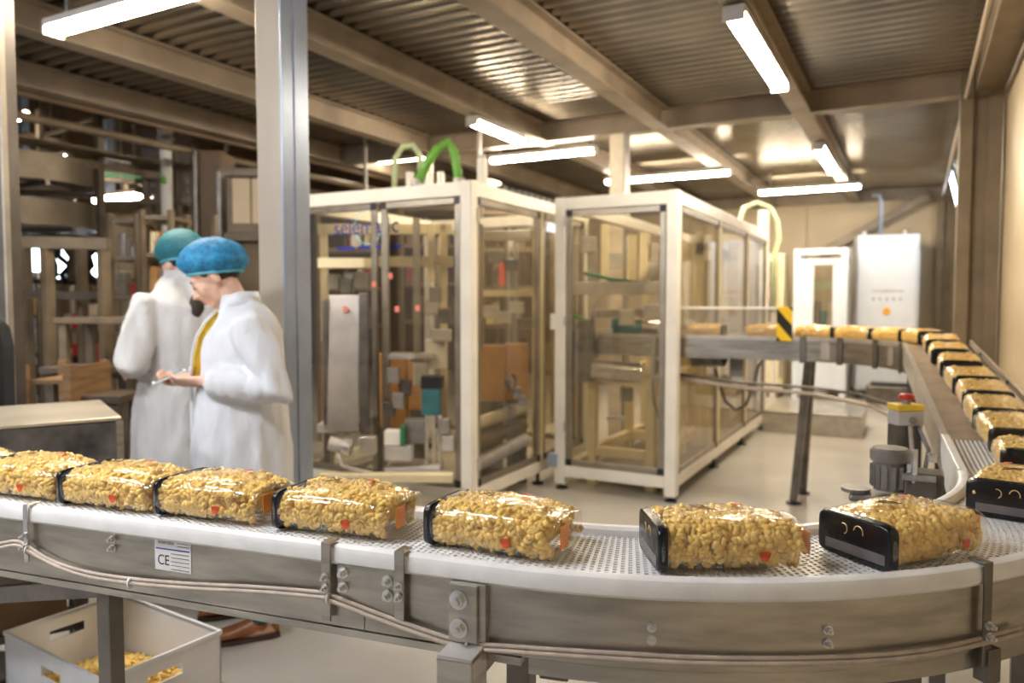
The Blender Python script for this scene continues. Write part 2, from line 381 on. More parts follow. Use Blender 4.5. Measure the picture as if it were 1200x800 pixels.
for px, py, d, L, lab in ((61, 188, 9, .55, 'short bright batten above the spiral conveyor troughs'), (117, 211, 10, .4, 'short bright batten below the green rail, one of a close pair, the lower'), (137, 208, 10.6, .4, 'short bright batten below the green rail, one of a close pair, the higher'), (143, 231, 9, 1.0, 'long bright batten over the pale partition'), (14, 138, 8, .5, 'short bright batten beside the narrow dark column'), (452, 187, 9.5, 1.2, 'bright batten seen past the pale green hose')):
    q = at(px, py, d); t = thing('hall_light', lab, 'light', q, 0, 'battens hung in the dark hall')
    MB().bx(-L/2, L/2, -.05, .05, .03, .07).build('housing', M_greyl, t)
    MB().tube([(-L/2, 0, 0), (L/2, 0, 0)], .045, 8).build('diffuser', M_lamp2, t, smooth=True)
    top = (6 if q.x < EX-.1 else CZ) - q.z
    MB().bx(-.006, .006, -.006, .006, .07, top).build('hanger', M_grey, t)

# ================================================================== CONVEYORS
class Path:
    """centre line with outward normals; pts: (pos, normal, tangent, s)"""
    def __init__(s): s.f = []
    def frame(s, u):
        a = s.f; u = max(a[0][3], min(a[-1][3], u)); lo, hi = 0, len(a)-1
        while hi-lo > 1:
            m = (lo+hi)//2
            if a[m][3] <= u: lo = m
            else: hi = m
        A, B = a[lo], a[hi]; k = (u-A[3])/max(1e-9, B[3]-A[3])
        return A[0].lerp(B[0], k), A[1].lerp(B[1], k).normalized(), A[2].lerp(B[2], k).normalized()
    def p(s, u, off=0, dz=0):
        q, n, t = s.frame(u); return q+n*off+vZ*dz
    def head(s, u): t = s.frame(u)[2]; return math.atan2(t.y, t.x)
    def sweep(s, u0, u1, prof, step=.04, caps=True):
        k = max(1, int(abs(u1-u0)/step)); rings = []
        for i in range(k+1):
            q, n, t = s.frame(u0+(u1-u0)*i/k); rings.append([q+n*o+vZ*z for o, z in prof])
        return MB().loft(rings, caps)
def line_into(path, p0, p1, s0, k=30):
    d = (p1-p0); L = d.length; t = d.normalized(); n = Vector((t.y, -t.x, 0)).normalized()
    for i in range(k+1): path.f.append((p0+d*(i/k), n, t, s0+L*i/k))
    return s0+L
def arc_into(path, c, r, a0, a1, z, s0, k=50):
    for i in range(k+1):
        a = a0+(a1-a0)*i/k; n = Vector((math.cos(a), math.sin(a), 0)); t = Vector((-math.sin(a), math.cos(a), 0))
        path.f.append((Vector((c[0]+r*n.x, c[1]+r*n.y, z)), n, t, s0+r*(a-a0)))
    return s0+r*(a1-a0)
ZB = .955                                     # top of the near belt
CC, RC, A0, A1 = (-.79, 2.30), 1.05, R(-82), R(4)
near = Path()
st = Vector((CC[0]+RC*math.cos(A0), CC[1]+RC*math.sin(A0), ZB)); tg = Vector((-math.sin(A0), math.cos(A0), 0))
line_into(near, st-tg*2.4, st, -2.4); SE = arc_into(near, CC, RC, A0, A1, ZB, 0)
def fr(px, py, off):
    """place on the outer side face of the near belt that shows at this pixel"""
    best = None; N = 600
    for i in range(N+1):
        u = -2.4+(SE+2.4)*i/N; q = near.p(u, off); x = 600+F*q.dot(vR)/((q-EYEP).dot(vW))
        if best is None or abs(x-px) < best[0]: best = (abs(x-px), u, q)
    return best[1], at(px, py, best[2].dot(vF)).z
conv = thing('belt_conveyor', 'steel conveyor with white perforated belt curving round to the sloping belt', 'conveyor', (0, 0, 0))
def rot_to(nrm): return Vector((0, 0, 1)).rotation_difference(Vector(nrm)).to_matrix()
# perforated belt: real holes between the links
def perforated(path, u0, u1, w0, w1, pitch, hole=.56, name='belt', parent=None):
    mb = MB(); nu = int((u1-u0)/pitch); nw = int(round((w1-w0)/pitch)); du = (u1-u0)/nu; dw = (w1-w0)/nw
    for i in range(nu):
        ua = u0+i*du; q, n, t = path.frame(ua+du/2); sh = (i % 2)*.5
        for j in range(nw):
            a = w0+(j+sh)*dw; b = min(w1, a+dw)
            if a >= w1-1e-6: continue
            k = (1-hole)/2; ou = du/2*1.002; iu = du*hole/2; ia, ib = a+dw*k*.9, b-dw*k*.9
            if ib-ia < .002: ia = ib = (a+b)/2
            def pt(x, y, z): return q + t*x*(1+y*0) + n*y + vZ*z
            # scale along the run so rows stay closed on the curve
            def sc_(y): return (RC+y)/RC if ua >= 0 and path is near else 1
            o = [pt(-ou*sc_(a), a, 0), pt(ou*sc_(a), a, 0), pt(ou*sc_(b), b, 0), pt(-ou*sc_(b), b, 0)]
            h = [pt(-iu, ia, 0), pt(iu, ia, 0), pt(iu, ib, 0), pt(-iu, ib, 0)]
            g = [x-vZ*.007 for x in h]
            mb.add(o+h+g, [(0,1,5,4),(1,2,6,5),(2,3,7,6),(3,0,4,7),(4,5,9,8),(5,6,10,9),(6,7,11,10),(7,4,8,11)])
    return mb.build(name, M_belt, parent)
tag(perforated(near, -2.2, SE, -.128, .128, .0128, parent=conv), kind='stuff')
near.sweep(-2.4, SE, [(-.13, -.03), (.13, -.03), (.13, -.0075), (-.13, -.0075)]).build('belt_bed', M_beltdark, conv)
railp = [(.127, -.018), (.148, -.018), (.154, -.012), (.155, .006), (.151, .015), (.143, .019), (.132, .018), (.127, .012)]
near.sweep(-2.4, SE, railp, .03).build('edge_rail', M_rail, conv, smooth=True, auto=True)
near.sweep(-2.4, SE, [(-o, z) for o, z in reversed(railp)], .03).build('edge_rail', M_rail, conv, auto=True)
S_J = fr(427, 700, .148)[0]
for u0, u1 in ((-2.4, S_J-.001), (S_J+.001, SE)):
    near.sweep(u0, u1, [(.134, -.135), (.146, -.135), (.146, -.019), (.134, -.019)], .03).build('side_plate', M_steel, conv)
    near.sweep(u0, u1, [(-.146, -.135), (-.134, -.135), (-.134, -.019), (-.146, -.019)], .03).build('side_plate', M_steel, conv)
near.sweep(.05, SE, [(.120, -.165), (.143, -.165), (.143, -.137), (.120, -.137)], .03).build('lower_lip', M_steel, conv)
near.sweep(-2.4, .04, [(.126, -.150), (.150, -.150), (.150, -.1365), (.126, -.1365)], .05).build('lower_lip', M_steel, conv)
near.sweep(-2.4, SE, [(-.12, -.12), (.12, -.12), (.12, -.11), (-.12, -.11)], .05).build('return_tray', M_steeld, conv)
def lbox(u, off, z, su, so, sz, name, m, parent=conv, bevel=.002):
    q, n, t = near.frame(u); a = math.atan2(t.y, t.x)
    o = MB().bx(-su/2, su/2, -so/2, so/2, -sz/2, sz/2).build(name, m, parent, bevel=bevel)
    o.location = q+n*off; o.location.z = z; o.rotation_euler = (0, 0, a); return o
def bolt(u, off, z, r, parent=conv, ln=.010, washer=True):
    q, n, t = near.frame(u); p = q+n*off; p.z = z; b = bpy.data.objects.new('bolt', None)
    m = MB()
    if washer: m.cyl(p, p+n*.003, r*1.45, 16)
    m.tube([p+n*.002, p+n*ln], r, 6); m.tube([p+n*ln, p+n*(ln+.006)], r*.55, 10)
    return m.build('bolt', M_zinc, parent)
# clamps wrapped over the rail
for px, y0, y1, m in ((31, 590, 658, M_zinc), (384, 632, 727, M_steel), (470, 642, 737, M_steel), (1157, 668, 780, M_steeld)):
    u, z0 = fr(px, y1, .157); z1 = ZB+.024
    c = lbox(u, .1585, (z0+z1)/2, .019 if px > 100 else .013, .004, z1-z0, 'clamp', m, bevel=.001)
    q = lbox(u, .143, z1-.001, .019 if px > 100 else .013, .034, .004, 'clamp_hook', m, bevel=.001)
    for k in (0, 1):
        ub, zb = fr(px+(0 if px > 100 else 0), (628 if px < 100 else 676 if px < 420 else 687 if px < 600 else 733)+k*13, .16)
        bolt(u, .1605, zb, .0055)
# joint plate with four bolts
ua, za = fr(395, 664, .15); ub, zb = fr(462, 728, .15)
zc0, zc1 = fr(430, 716, .15)[1], fr(430, 664, .15)[1]
lbox((ua+ub)/2, .1495, (zc0+zc1)/2, ub-ua, .006, zc1-zc0, 'joint_plate', M_steel)
for px, py in ((402, 671), (402, 688), (453, 681), (453, 698)):
    u, z = fr(px, py, .155); bolt(u, .1525, z, .0075)
# block with two large bolts
ua, z1 = fr(526, 683, .16); ub, _ = fr(560, 690, .16); z0 = fr(543, 752, .16)[1]; z1 = fr(543, 683, .16)[1]
lbox((ua+ub)/2+.006, .152, (z0+z1)/2, ub-ua+.014, .014, z1-z0, 'mount_block', M_steel)
lbox((ua+ub)/2, .163, (z0+z1)/2, ub-ua, .008, z1-z0-.004, 'mount_plate', M_steel)
for py in (702, 735):
    u, z = fr(539, py, .165); bolt(u, .167, z, .0115, ln=.012)
for px, ys, r in ((133, (631, 642), .006), (763, (735, 750), .0055), (973, (738, 754), .0055)):
    for py in ys: u, z = fr(px, py, .148); bolt(u, .146, z, r)
# maker's plate
ua, z1 = fr(180.5, 627, .148); ub, z0 = fr(223, 672, .148); zt = fr(200, 630, .148)[1]; zl = fr(200, 669, .148)[1]; um = (ua+ub)/2
np_ = lbox(um, .1468, (zt+zl)/2, ub-ua, .0015, zt-zl, 'name_plate', M_paper, bevel=0); np_['label'] = 'white plate with the letters CE'
wdt, hgt = ub-ua, zt-zl
text('lettering', 'CE', .030, M_ink, np_, (-.024, -.0009, -.014), (PI/2, 0, 0), .0002, .85)
text('lettering', 'selematic', .0125, M_ink, np_, (-.016, -.0009, .024), (PI/2, 0, 0), .0002, .9)
MB().bx(-wdt/2+.003, wdt/2-.003, -.0012, -.0008, .009, .0115).build('printed_line', M_blueink, np_)
for k in range(5): MB().bx(-.004, wdt/2-.004, -.0012, -.0008, .0015-.008*k, .0025-.008*k).build('printed_line', M_ink, np_)
for k in range(3): MB().bx(.012, wdt/2-.004, -.0012, -.0008, .018+.006*k, .019+.006*k).build('printed_line', M_ink, np_)
# cables clipped along the side
def cable(pts, dz, off, r=.0042):
    ps = []
    for px, py in pts:
        u, z = fr(px, py, off); q = near.p(u, off); q.z = z+dz; ps.append(q)
    ps.insert(0, near.p(-2.4, off, -.06+dz))
    out = []
    for i in range(len(ps)-1):
        p0, p1, p2, p3 = ps[max(0, i-1)], ps[i], ps[i+1], ps[min(len(ps)-1, i+2)]
        for k in range(6):
            t = k/6; out.append(.5*((2*p1)+(p2-p0)*t+(2*p0-5*p1+4*p2-p3)*t*t+(3*p1-p0-3*p2+p3)*t**3))
    out.append(ps[-1]); return MB().tube(out, r, 7).build('cable', M_cable, conv, smooth=True)
cp = [(-90, 640), (-60, 642), (-10, 640), (18, 636), (32, 643), (60, 659), (100, 672), (150, 680), (220, 686), (300, 690), (372, 696), (384, 699), (425, 715), (480, 735), (540, 754), (600, 760), (720, 768), (850, 774), (1000, 772), (1100, 762), (1200, 738)]
cable(cp, .004, .158); cable(cp, -.0055, .1635)
for px, py in ((32, 644), (152, 682), (384, 700), (548, 756)):
    u, z = fr(px, py, .158); c = near.p(u, .161); c.z = z; q, n, t = near.frame(u)
    m = MB(); ring = [[c+t*d+n*(.009*math.cos(a))+vZ*(.011*math.sin(a)) for a in [2*PI*k/12 for k in range(12)]] for d in (-.002, .002)]
    m.loft(ring).build('cable_tie', M_rail, conv)
# legs
def leg(u, off, w, z1, name='leg', cap=False):
    q, n, t = near.frame(u); a = math.atan2(t.y, t.x); p = q+n*off
    o = MB().bx(-w/2, w/2, -w/2, w/2, .03, z1).build(name, M_steel if cap else M_steeld, conv, bevel=.003); o.location = (p.x, p.y, 0); o.rotation_euler = (0, 0, a)
    f = MB().lathe((0, 0, 0), [(.035, .0), (.035, .012), (.012, .016), (.012, .035)], 14).build('foot', M_black, o); 
    if cap: MB().bx(-w/2+.002, w/2-.002, -w/2+.002, w/2-.002, z1, z1+.004).build('cap', M_greyl, o)
    return o
ul, _ = fr(127, 680, .10)
leg(ul, .10, .038, .822)
q0 = near.p(ul, .10); q0.z = .80
q1 = onz(-40, 728, .55)
MB().beam(q0, (q1.x, q1.y, .62), .03, .04).build('brace', M_steeld, conv)
u2, z2 = fr(537, 768, .20)
leg(u2, .185, .066, z2, cap=True)
q, n, t = near.frame(u2); 
lbox(u2, .06, z2-.03, .05, .19, .05, 'cross_member', M_steeld)
leg(u2, -.12, .05, .82)
u3, _ = fr(1085, 770, .1); leg(u3, .06, .04, .80); leg(u3+.0, -.1, .04, .80)
ul4, _ = fr(660, 780, .05); lbox(ul4, .0, .795, .05, .25, .04, 'cross_member', M_steeld)
u5, z5 = fr(1160, 790, .15); 
o = lbox(u5, .15, z5+.02, .03, .03, .06, 'level_bracket', M_steeld); q = near.p(u5, .15); MB().cyl((q.x, q.y, z5-.06), (q.x, q.y, z5), .006, 10).build('level_screw', M_zinc, conv)

# ---------------------------------------------------------------- sloping belt towards the wall column, then the far curve
EP = near.p(SE); EH = A1+PI/2
slope = Path(); d = Vector((math.cos(EH), math.sin(EH), 0))
ZT = 1.18
LD = (4.75-EP.y)/d.y
p0 = EP+d*.0; p1 = EP+d*LD; p1.z = ZT
n_ = Vector((d.y, -d.x, 0))
zs = [(0, ZB), (.25, ZB+.005), (LD, ZT)]
def zslope(u):
    return ZB if u < .12 else ZB+(u-.12)*(ZT-ZB)/(LD-.12)
for i in range(61):
    u = LD*i/60; q = EP+d*u; q.z = zslope(u); slope.f.append((q, n_, d, u))
inc = thing('incline_conveyor', 'sloping belt conveyor beside the beige wall, leading down to the white belt', 'conveyor')
slope.sweep(.005, .42, [(-.126, -.02), (.126, -.02), (.126, -.006), (-.126, -.006)]).build('transfer_bed', M_beltdark, inc)
for k in range(20):                                        # ribbed white transfer strip
    o = -.122+k*.0126
    slope.sweep(.006, .42, [(o, -.006), (o+.0068, -.006), (o+.0068, .001), (o, .001)], .1).build('transfer_rib', M_belt, inc)
slope.sweep(.42, LD, [(-.122, -.03), (.122, -.03), (.122, .0), (-.122, .0)], .2).build('belt', M_beltbrown, inc)
slope.sweep(.36, LD, [(-.150, -.10), (-.127, -.10), (-.127, .012), (-.150, .012)], .2).build('side_rail', M_aluL, inc)
slope.sweep(.36, LD, [(.127, -.10), (.150, -.10), (.150, .012), (.127, .012)], .2).build('side_rail', M_aluL, inc)
slope.sweep(.30, LD-.1, [(.155, .03), (.166, .03), (.166, .055), (.155, .055)], .2).build('guide_rail', M_aluL, inc)
for u in (.5, 1.2, 1.9): q = slope.p(u, .152); MB().bx(q.x-.004, q.x+.012, q.y-.012, q.y+.012, q.z-.06, q.z+.05).build('guide_bracket', M_steeld, inc)
# white cheek plates at the lower end
def cheek(off, th):
    prof = [(-.02, -.075), (.10, -.13), (.30, -.10), (.40, -.04), (.40, .022), (.26, .026), (-.02, .022)]
    def pp(u, z): b = slope.p(max(0, u), off); return b + d*min(0, u) + vZ*z
    mb = MB(); A = [pp(u, z) for u, z in prof]; B = [p+n_*th for p in A]
    return mb.loft([A, B]).build('cheek_plate', M_rail, inc, bevel=.004)
cheek(-.151, .024); cheek(.127, .024)
def ileg(u, z0=0):
    for o in (-.12, .12):
        q = slope.p(u, o); mb = MB().bx(q.x-.025, q.x+.025, q.y-.02, q.y+.02, .02, q.z-.09); l_ = mb.build('leg', M_steeld, inc)
        MB().bx(q.x-.04, q.x+.04, q.y-.04, q.y+.04, 0, .02).build('foot', M_black, l_)
ileg(.62); ileg(2.1)
# gear motor beside the transfer
mq = at(1043, 553, 2.08)
gm = MB().tube([(mq.x, mq.y, .905), (mq.x, mq.y, 1.0)], .042, 18).build('gear_motor', M_motor, inc, auto=True)
for k in range(14):
    a = 2*PI*k/14; MB().beam((mq.x+.046*math.cos(a), mq.y+.046*math.sin(a), .915), (mq.x+.046*math.cos(a), mq.y+.046*math.sin(a), .975), .004, .010).build('cooling_fin', M_motor, gm)
MB().lathe((mq.x, mq.y, 0), [(.05, .985), (.052, .990), (.052, 1.014), (.044, 1.022)], 18).build('fan_cover', M_motor, gm, auto=True)
MB().bx(mq.x-.10, mq.x+.13, mq.y-.06, mq.y+.06, .872, .892).build('motor_base', M_motor, inc, bevel=.008)
MB().cyl((mq.x-.085, mq.y-.01, .893), (mq.x-.085, mq.y-.01, .903), .038, 14).build('base_flange', M_motor, inc)
MB().bx(mq.x+.035, mq.x+.13, mq.y-.045, mq.y+.05, .893, .965).build('gearbox', M_steeld, inc, bevel=.006)
MB().cyl((mq.x+.06, mq.y-.05, .94), (mq.x+.06, mq.y-.05, 1.03), .007, 8).build('tension_screw', M_zinc, inc)
MB().cyl((mq.x+.03, mq.y-.055, .955), (mq.x+.11, mq.y-.055, .955), .009, 8).build('shaft', M_zinc, inc)
MB().cyl((mq.x+.085, mq.y-.06, .93), (mq.x+.085, mq.y-.046, .93), .028, 14).build('sprocket', M_steeld, inc)
for dx, dz in ((.05, .0), (.10, .03)): MB().lathe((mq.x+dx, mq.y-.02, 0), [(.012, .965+dz), (.012, .985+dz), (.006, .99+dz)], 8).build('fitting', M_zinc, inc)
# emergency stop station
eq = at(1060, 480, 2.6)
es = thing('emergency_stop', 'yellow topped control box with red mushroom button on a post by the sloping belt', 'control box', (eq.x, eq.y, 0), R(28))
MB().bx(-.043, .043, -.03, .03, 0, eq.z-.05).build('post', M_steeld, es, bevel=.003)
MB().bx(-.045, .045, -.045, .03, eq.z-.049, eq.z+.0).build('box', M_greyl, es, bevel=.004)
MB().bx(-.046, .046, -.046, .031, eq.z+.001, eq.z+.022).build('lid', M_yellow, es, bevel=.003)
MB().cyl((0, -.01, eq.z+.022), (0, -.01, eq.z+.038), .014, 12).build('button_stem', M_grey, es)
MB().lathe((0, -.01, 0), [(.018, eq.z+.038), (.026, eq.z+.041), (.026, eq.z+.050), (.018, eq.z+.057)], 16).build('mushroom_button', M_red, es, smooth=True)
MB().cyl((.005, -.046, eq.z-.03), (.005, -.052, eq.z-.03), .013, 12).build('key_switch', M_grey, es)
MB().tube([(.03, -.03, eq.z-.05), (.06, -.05, eq.z-.13), (.05, -.04, eq.z-.22), (.09, -.02, eq.z-.30)], .008, 6).build('cable', M_grey, es, smooth=True)
MB().tube([(.0, -.04, eq.z-.05), (.0, -.06, eq.z-.15), (.04, -.05, eq.z-.28)], .008, 6).build('cable', M_cable, es, smooth=True)

# far curve and run out of the machine
far = Path()
lf = Vector((-d.y, d.x, 0)); RF = .85
fc = p1+lf*RF; a0 = math.atan2(-lf.y, -lf.x)
SA = arc_into(far, fc, RF, a0, PI/2, ZT, 0)
fe = far.p(SA); SF = line_into(far, fe, Vector((-2.25, fe.y, ZT)), SA)
fcv = thing('curved_conveyor', 'high curved conveyor bringing pasta bags out of the glazed machine', 'conveyor')
far.sweep(.004, SF, [(-.124, -.025), (.124, -.025), (.124, .0), (-.124, .0)], .05).build('belt', M_beltbrown, fcv)
far.sweep(.004, SF, [(-.150, -.014), (-.126, -.014), (-.126, .014), (-.150, .014)], .05).build('edge_rail', M_aluL, fcv)
far.sweep(.004, SF, [(.126, -.014), (.150, -.014), (.150, .014), (.126, .014)], .05).build('edge_rail', M_aluL, fcv)
far.sweep(.004, SF, [(-.146, -.15), (-.132, -.15), (-.132, -.016), (-.146, -.016)], .05).build('side_plate', M_steel, fcv)
far.sweep(.004, SF, [(.132, -.15), (.146, -.15), (.146, -.016), (.132, -.016)], .05).build('side_plate', M_steel, fcv)
for u in (.12, .52, .86, 1.16):
    q, n, t = far.frame(u)
    o = MB().bx(-.02, .02, -.004, .004, -.16, .016).build('clamp', M_steeld, fcv); o.location = q-n*.153; o.rotation_euler = (0, 0, math.atan2(t.y, t.x))
for u in (.33, .98):
    q, n, t = far.frame(u)
    o = MB().bx(-.03, .03, -.003, .003, -.13, -.02).build('cover_plate', M_aluL, fcv); o.location = q-n*.150; o.rotation_euler = (0, 0, math.atan2(t.y, t.x))
fl = onz(930, 590, 0); q = far.p(SA+.0, -.10)
l_ = MB().beam((fl.x, fl.y, .03), (fl.x+.10, q.y+.02, ZT-.15), .065, .05).build('leg', M_steeld, fcv); MB().lathe((fl.x, fl.y, 0), [(.05, 0), (.05, .012), (.014, .02), (.014, .06)], 12).build('foot', M_black, l_)
l_ = MB().beam((fl.x+.02, fl.y+.34, .03), (fl.x+.10, q.y+.22, ZT-.15), .065, .05).build('leg', M_steeld, fcv); MB().lathe((fl.x+.02, fl.y+.34, 0), [(.05, 0), (.05, .012), (.014, .02), (.014, .06)], 12).build('foot', M_black, l_)
q = far.p(.06, -.08); l_ = MB().bx(q.x-.04, q.x+.04, q.y-.03, q.y+.03, .02, ZT-.15).build('leg', M_steeld, fcv); MB().bx(q.x-.05, q.x+.05, q.y-.04, q.y+.04, 0, .02).build('foot', M_black, l_)
MB().tube([far.p(SA+.75, -.17, -.27), far.p(SA+.3, -.17, -.31), far.p(SA-.2, -.17, -.32), far.p(SA-.6, -.16, -.33), far.p(.25, -.15, -.36), far.p(.04, -.1, -.42)], .012, 6).build('air_hose', M_steeld, fcv, smooth=True)
MB().tube([far.p(SA+.75, -.16, -.30), far.p(SA+.3, -.165, -.345), far.p(SA-.2, -.165, -.36), far.p(.5, -.16, -.39), far.p(.04, -.1, -.45)], .016, 6).build('air_hose', M_cable, fcv, smooth=True)
# clear tunnel over the run out with hazard striped end plate
tn = thing('clear_tunnel', 'clear guard tunnel with yellow and black striped end over the machine outlet', 'guard', (0, 0, 0))
yf, xa, xb = fe.y, -1.62, -.80
MB().bx(xa, xb, yf-.152, yf-.146, ZT+.016, ZT+.20).build('front_sheet', M_clear, tn)
MB().bx(xa, xb, yf+.146, yf+.152, ZT+.016, ZT+.20).build('rear_sheet', M_clear, tn)
MB().bx(xa, xb, yf-.152, yf+.152, ZT+.201, ZT+.207).build('top_sheet', M_clear, tn)
MB().bx(xa, xb, yf-.16, yf-.15, ZT+.198, ZT+.216).build('top_edge', M_white, tn)
he = MB().bx(-.008, .008, -.05, .05, -.115, .115).build('striped_plate', M_haz, tn); he.location = (xb+.02, yf-.165, ZT+.10); he.rotation_euler = (0, 0, PI/2+R(10))
# sensor and valve group hung on the outlet side
vg = thing('drive_unit', 'grey drive and cable loop under the machine outlet by the clear tunnel', 'motor', (0, 0, 0))
v = onx(838, 420, -1.30)
MB().bx(v.x-.17, v.x+.0, v.y-.06, v.y+.06, v.z-.06, v.z+.06).build('gearbox', M_motor, vg, bevel=.01)
MB().tube([(v.x+.0, v.y, v.z), (v.x+.07, v.y-.02, v.z)], .055, 14).build('motor', M_motor, vg, auto=True)
MB().tube([(v.x+.07, v.y-.02, v.z), (v.x+.085, v.y-.024, v.z)], .03, 14).build('motor_shaft', M_black, vg)
v2 = at(862, 425, v.dot(vF)+.02)
MB().bx(v2.x-.05, v2.x+.09, v2.y-.04, v2.y+.05, v2.z+.03, v2.z+.11).build('valve_block', M_greyl, vg, bevel=.008)
for k in (-.02, .07): MB().cyl((v2.x+k, v2.y-.06, v2.z+.07), (v2.x+k, v2.y-.04, v2.z+.07), .025, 12).build('gauge', M_zinc, vg)
MB().bx(v2.x-.04, v2.x+.06, v2.y-.03, v2.y+.05, v2.z-.10, v2.z+.03).build('junction_box', M_grey, vg, bevel=.006)
MB().bx(v2.x-.02, v2.x+.06, v2.y-.02, v2.y+.04, v2.z-.18, v2.z-.10).build('plug', M_white, vg, bevel=.006)
lp = [at(x, y, v.dot(vF)) for x, y in ((838, 432), (843, 450), (850, 470), (862, 480), (874, 474), (882, 455), (888, 430), (895, 420))]
MB().tube(lp, .012, 7).build('cable_loop', M_steeld, vg, smooth=True)

# ================================================================== PASTA BAGS
def sect(w_, h_, zc=None, n=28, ex=.55):
    out = []; zc = h_/2 if zc is None else zc
    for k in range(n):
        a = 2*PI*k/n; c, s_ = math.cos(a), math.sin(a)
        out.append((w_*math.copysign(abs(c)**ex, c), zc+h_/2*math.copysign(abs(s_)**(ex*1.05), s_)))
    return out
BAG = [(-.1325, .060, .060), (-.132, .076, .074), (-.127, .081, .080), (-.10, .083, .084), (-.05, .085, .089), (0, .086, .091), (.045, .085, .089), (.085, .083, .084), (.110, .080, .078), (.126, .076, .070), (.133, .070, .058), (.136, .055, .040), (.137, .03, .02)]
def bagshape(x):
    for a, b in zip(BAG, BAG[1:]):
        if a[0] <= x <= b[0]:
            k = (x-a[0])/(b[0]-a[0]); return a[1]+(b[1]-a[1])*k, a[2]+(b[2]-a[2])*k
    return BAG[-1][1:]
def zcen(x, h): return h/2+.001 + (max(0, x-.126)/.011)*.028
def film_mesh(seed):
    rings = []; xs_ = [-.1325, -.132, -.127, -.11, -.09, -.06, -.03, 0, .03, .06, .085, .10, .11, .118, .126, .130, .133, .136, .137]
    for x in xs_:
        w_, h_ = bagshape(x); r = []
        for y, z in sect(w_, h_, zcen(x, h_), 36):
            nz = noise.noise(Vector((x*22+seed, y*22, z*22)))*.005 + (abs(noise.noise(Vector((x*60, y*14+seed*3, z*30))))*.004 if abs(x) > .07 else 0)
            k = 1+nz/.07*(.5 if x > -.11 else .2)
            zz = (z-zcen(x, h_))*k+zcen(x, h_)
            r.append((x, y*k, max(.0008, zz)))
        rings.append(r)
    return MB().loft(rings).mesh('film', M_film, True)
def fusilli():
    L, tr, hr, turns, n, steps = .027, .0040, .0030, 3.6, 5, 22
    pts = [Vector((hr*math.cos(2*PI*turns*i/steps), hr*math.sin(2*PI*turns*i/steps), L*(i/steps-.5))) for i in range(steps+1)]
    m = MB().tube(pts, tr, n); return m
FUS = fusilli()
def put_fus(mb, c, ax, spin, s=1.):
    q = Vector((0, 0, 1)).rotation_difference(ax).to_matrix() @ Matrix.Rotation(spin, 3, 'Z')
    mb.add([c+q @ (Vector(p)*s) for p in FUS.v], FUS.f)
def pasta_mesh(seed, cnt=300):
    rnd = random.Random(seed); mb = MB()
    for i in range(cnt):
        x = rnd.uniform(-.116, .116); w_, h_ = bagshape(x); a = rnd.uniform(-.22*PI, 1.22*PI); e = .6
        c, s_ = math.cos(a), math.sin(a); sh = rnd.uniform(.92, 1.0)
        y = (w_-.0115)*sh*math.copysign(abs(c)**e, c); z = zcen(x, h_)+(h_/2-.0115)*math.copysign(abs(s_)**e, s_)*sh
        # direction along the skin
        n = Vector((0, c, s_)); v_ = Vector((rnd.gauss(0, 1), rnd.gauss(0, 1), rnd.gauss(0, 1))); ax = v_-n*v_.dot(n)*.95
        if x < -.100 or x > .104: ax.x *= .12
        ax.normalize()
        put_fus(mb, Vector((x, y, max(.009, z))), ax, rnd.uniform(0, 6), rnd.uniform(1.2, 1.5))
    for x0, x1 in [(-.12, .10)]:
        rings = []
        for i in range(9):
            x = x0+(x1-x0)*i/8; w_, h_ = bagshape(x); k = .5 if i in (0, 8) else .84
            rings.append([(x, y*k, max(.004, (z-zcen(x, h_))*k+zcen(x, h_))) for y, z in sect(w_-.006, h_-.006, zcen(x, h_), 20)])
        mb.loft(rings)
    return mb.mesh('pasta', M_pasta, True)
def blackend_mesh():
    rings = []
    for x, k in ((-.1345, .93), (-.1335, .985), (-.130, 1.0), (-.122, 1.006), (-.1185, 1.006)):
        w_, h_ = bagshape(max(-.132, x)); w_ = max(w_, .079); h_ = max(h_, .079)
        rings.append([(x, y*k, max(.0004, (z-zcen(x, h_))*k+zcen(x, h_))) for y, z in sect(w_, h_, zcen(x, h_), 40, .30)])
    return MB().loft(rings).mesh('black_end', M_blackfilm, True)
filmM = [film_mesh(k*11.3) for k in range(3)]; pastaM = [pasta_mesh(k+3) for k in range(3)]; endM = blackend_mesh()
bandM = MB().bx(-.1356, -.1346, -.068, .06, .012, .030).mesh('end_band', M_greyfilm)
goldM = MB()
for cy, a0_, a1_, rr in ((-.012, .2, 3.4, .010), (.020, 1.2, 4.4, .008)):
    goldM.tube([(-.1349, cy+rr*math.cos(a), .055+rr*1.2*math.sin(a)) for a in [a0_+(a1_-a0_)*k/8 for k in range(9)]], .0009, 5)
goldM = goldM.mesh('emblem', M_gold)
stickM = MB().box((0, 0, 0), (.036, .0012, .040)).mesh('orange_sticker', M_orange)
def blob(rx, rz):
    return MB().loft([[(rx*math.cos(a)*(1+.25*math.sin(3*a)), y, rz*math.sin(a)*(1+.2*math.cos(2*a))) for a in [2*PI*k/14 for k in range(14)]] for y in (0, .0008)])
redM = blob(.009, .011).mesh('red_mark', M_redink)
inkM = MB()
for k in range(4): inkM.tube([(-.05+.006*k+.02*math.sin(t*2+k), -.02+.035*t, 0) for t in [i/6 for i in range(7)]], .0007, 4)
inkM = inkM.mesh('printed_script', M_ink)
nbag = 0
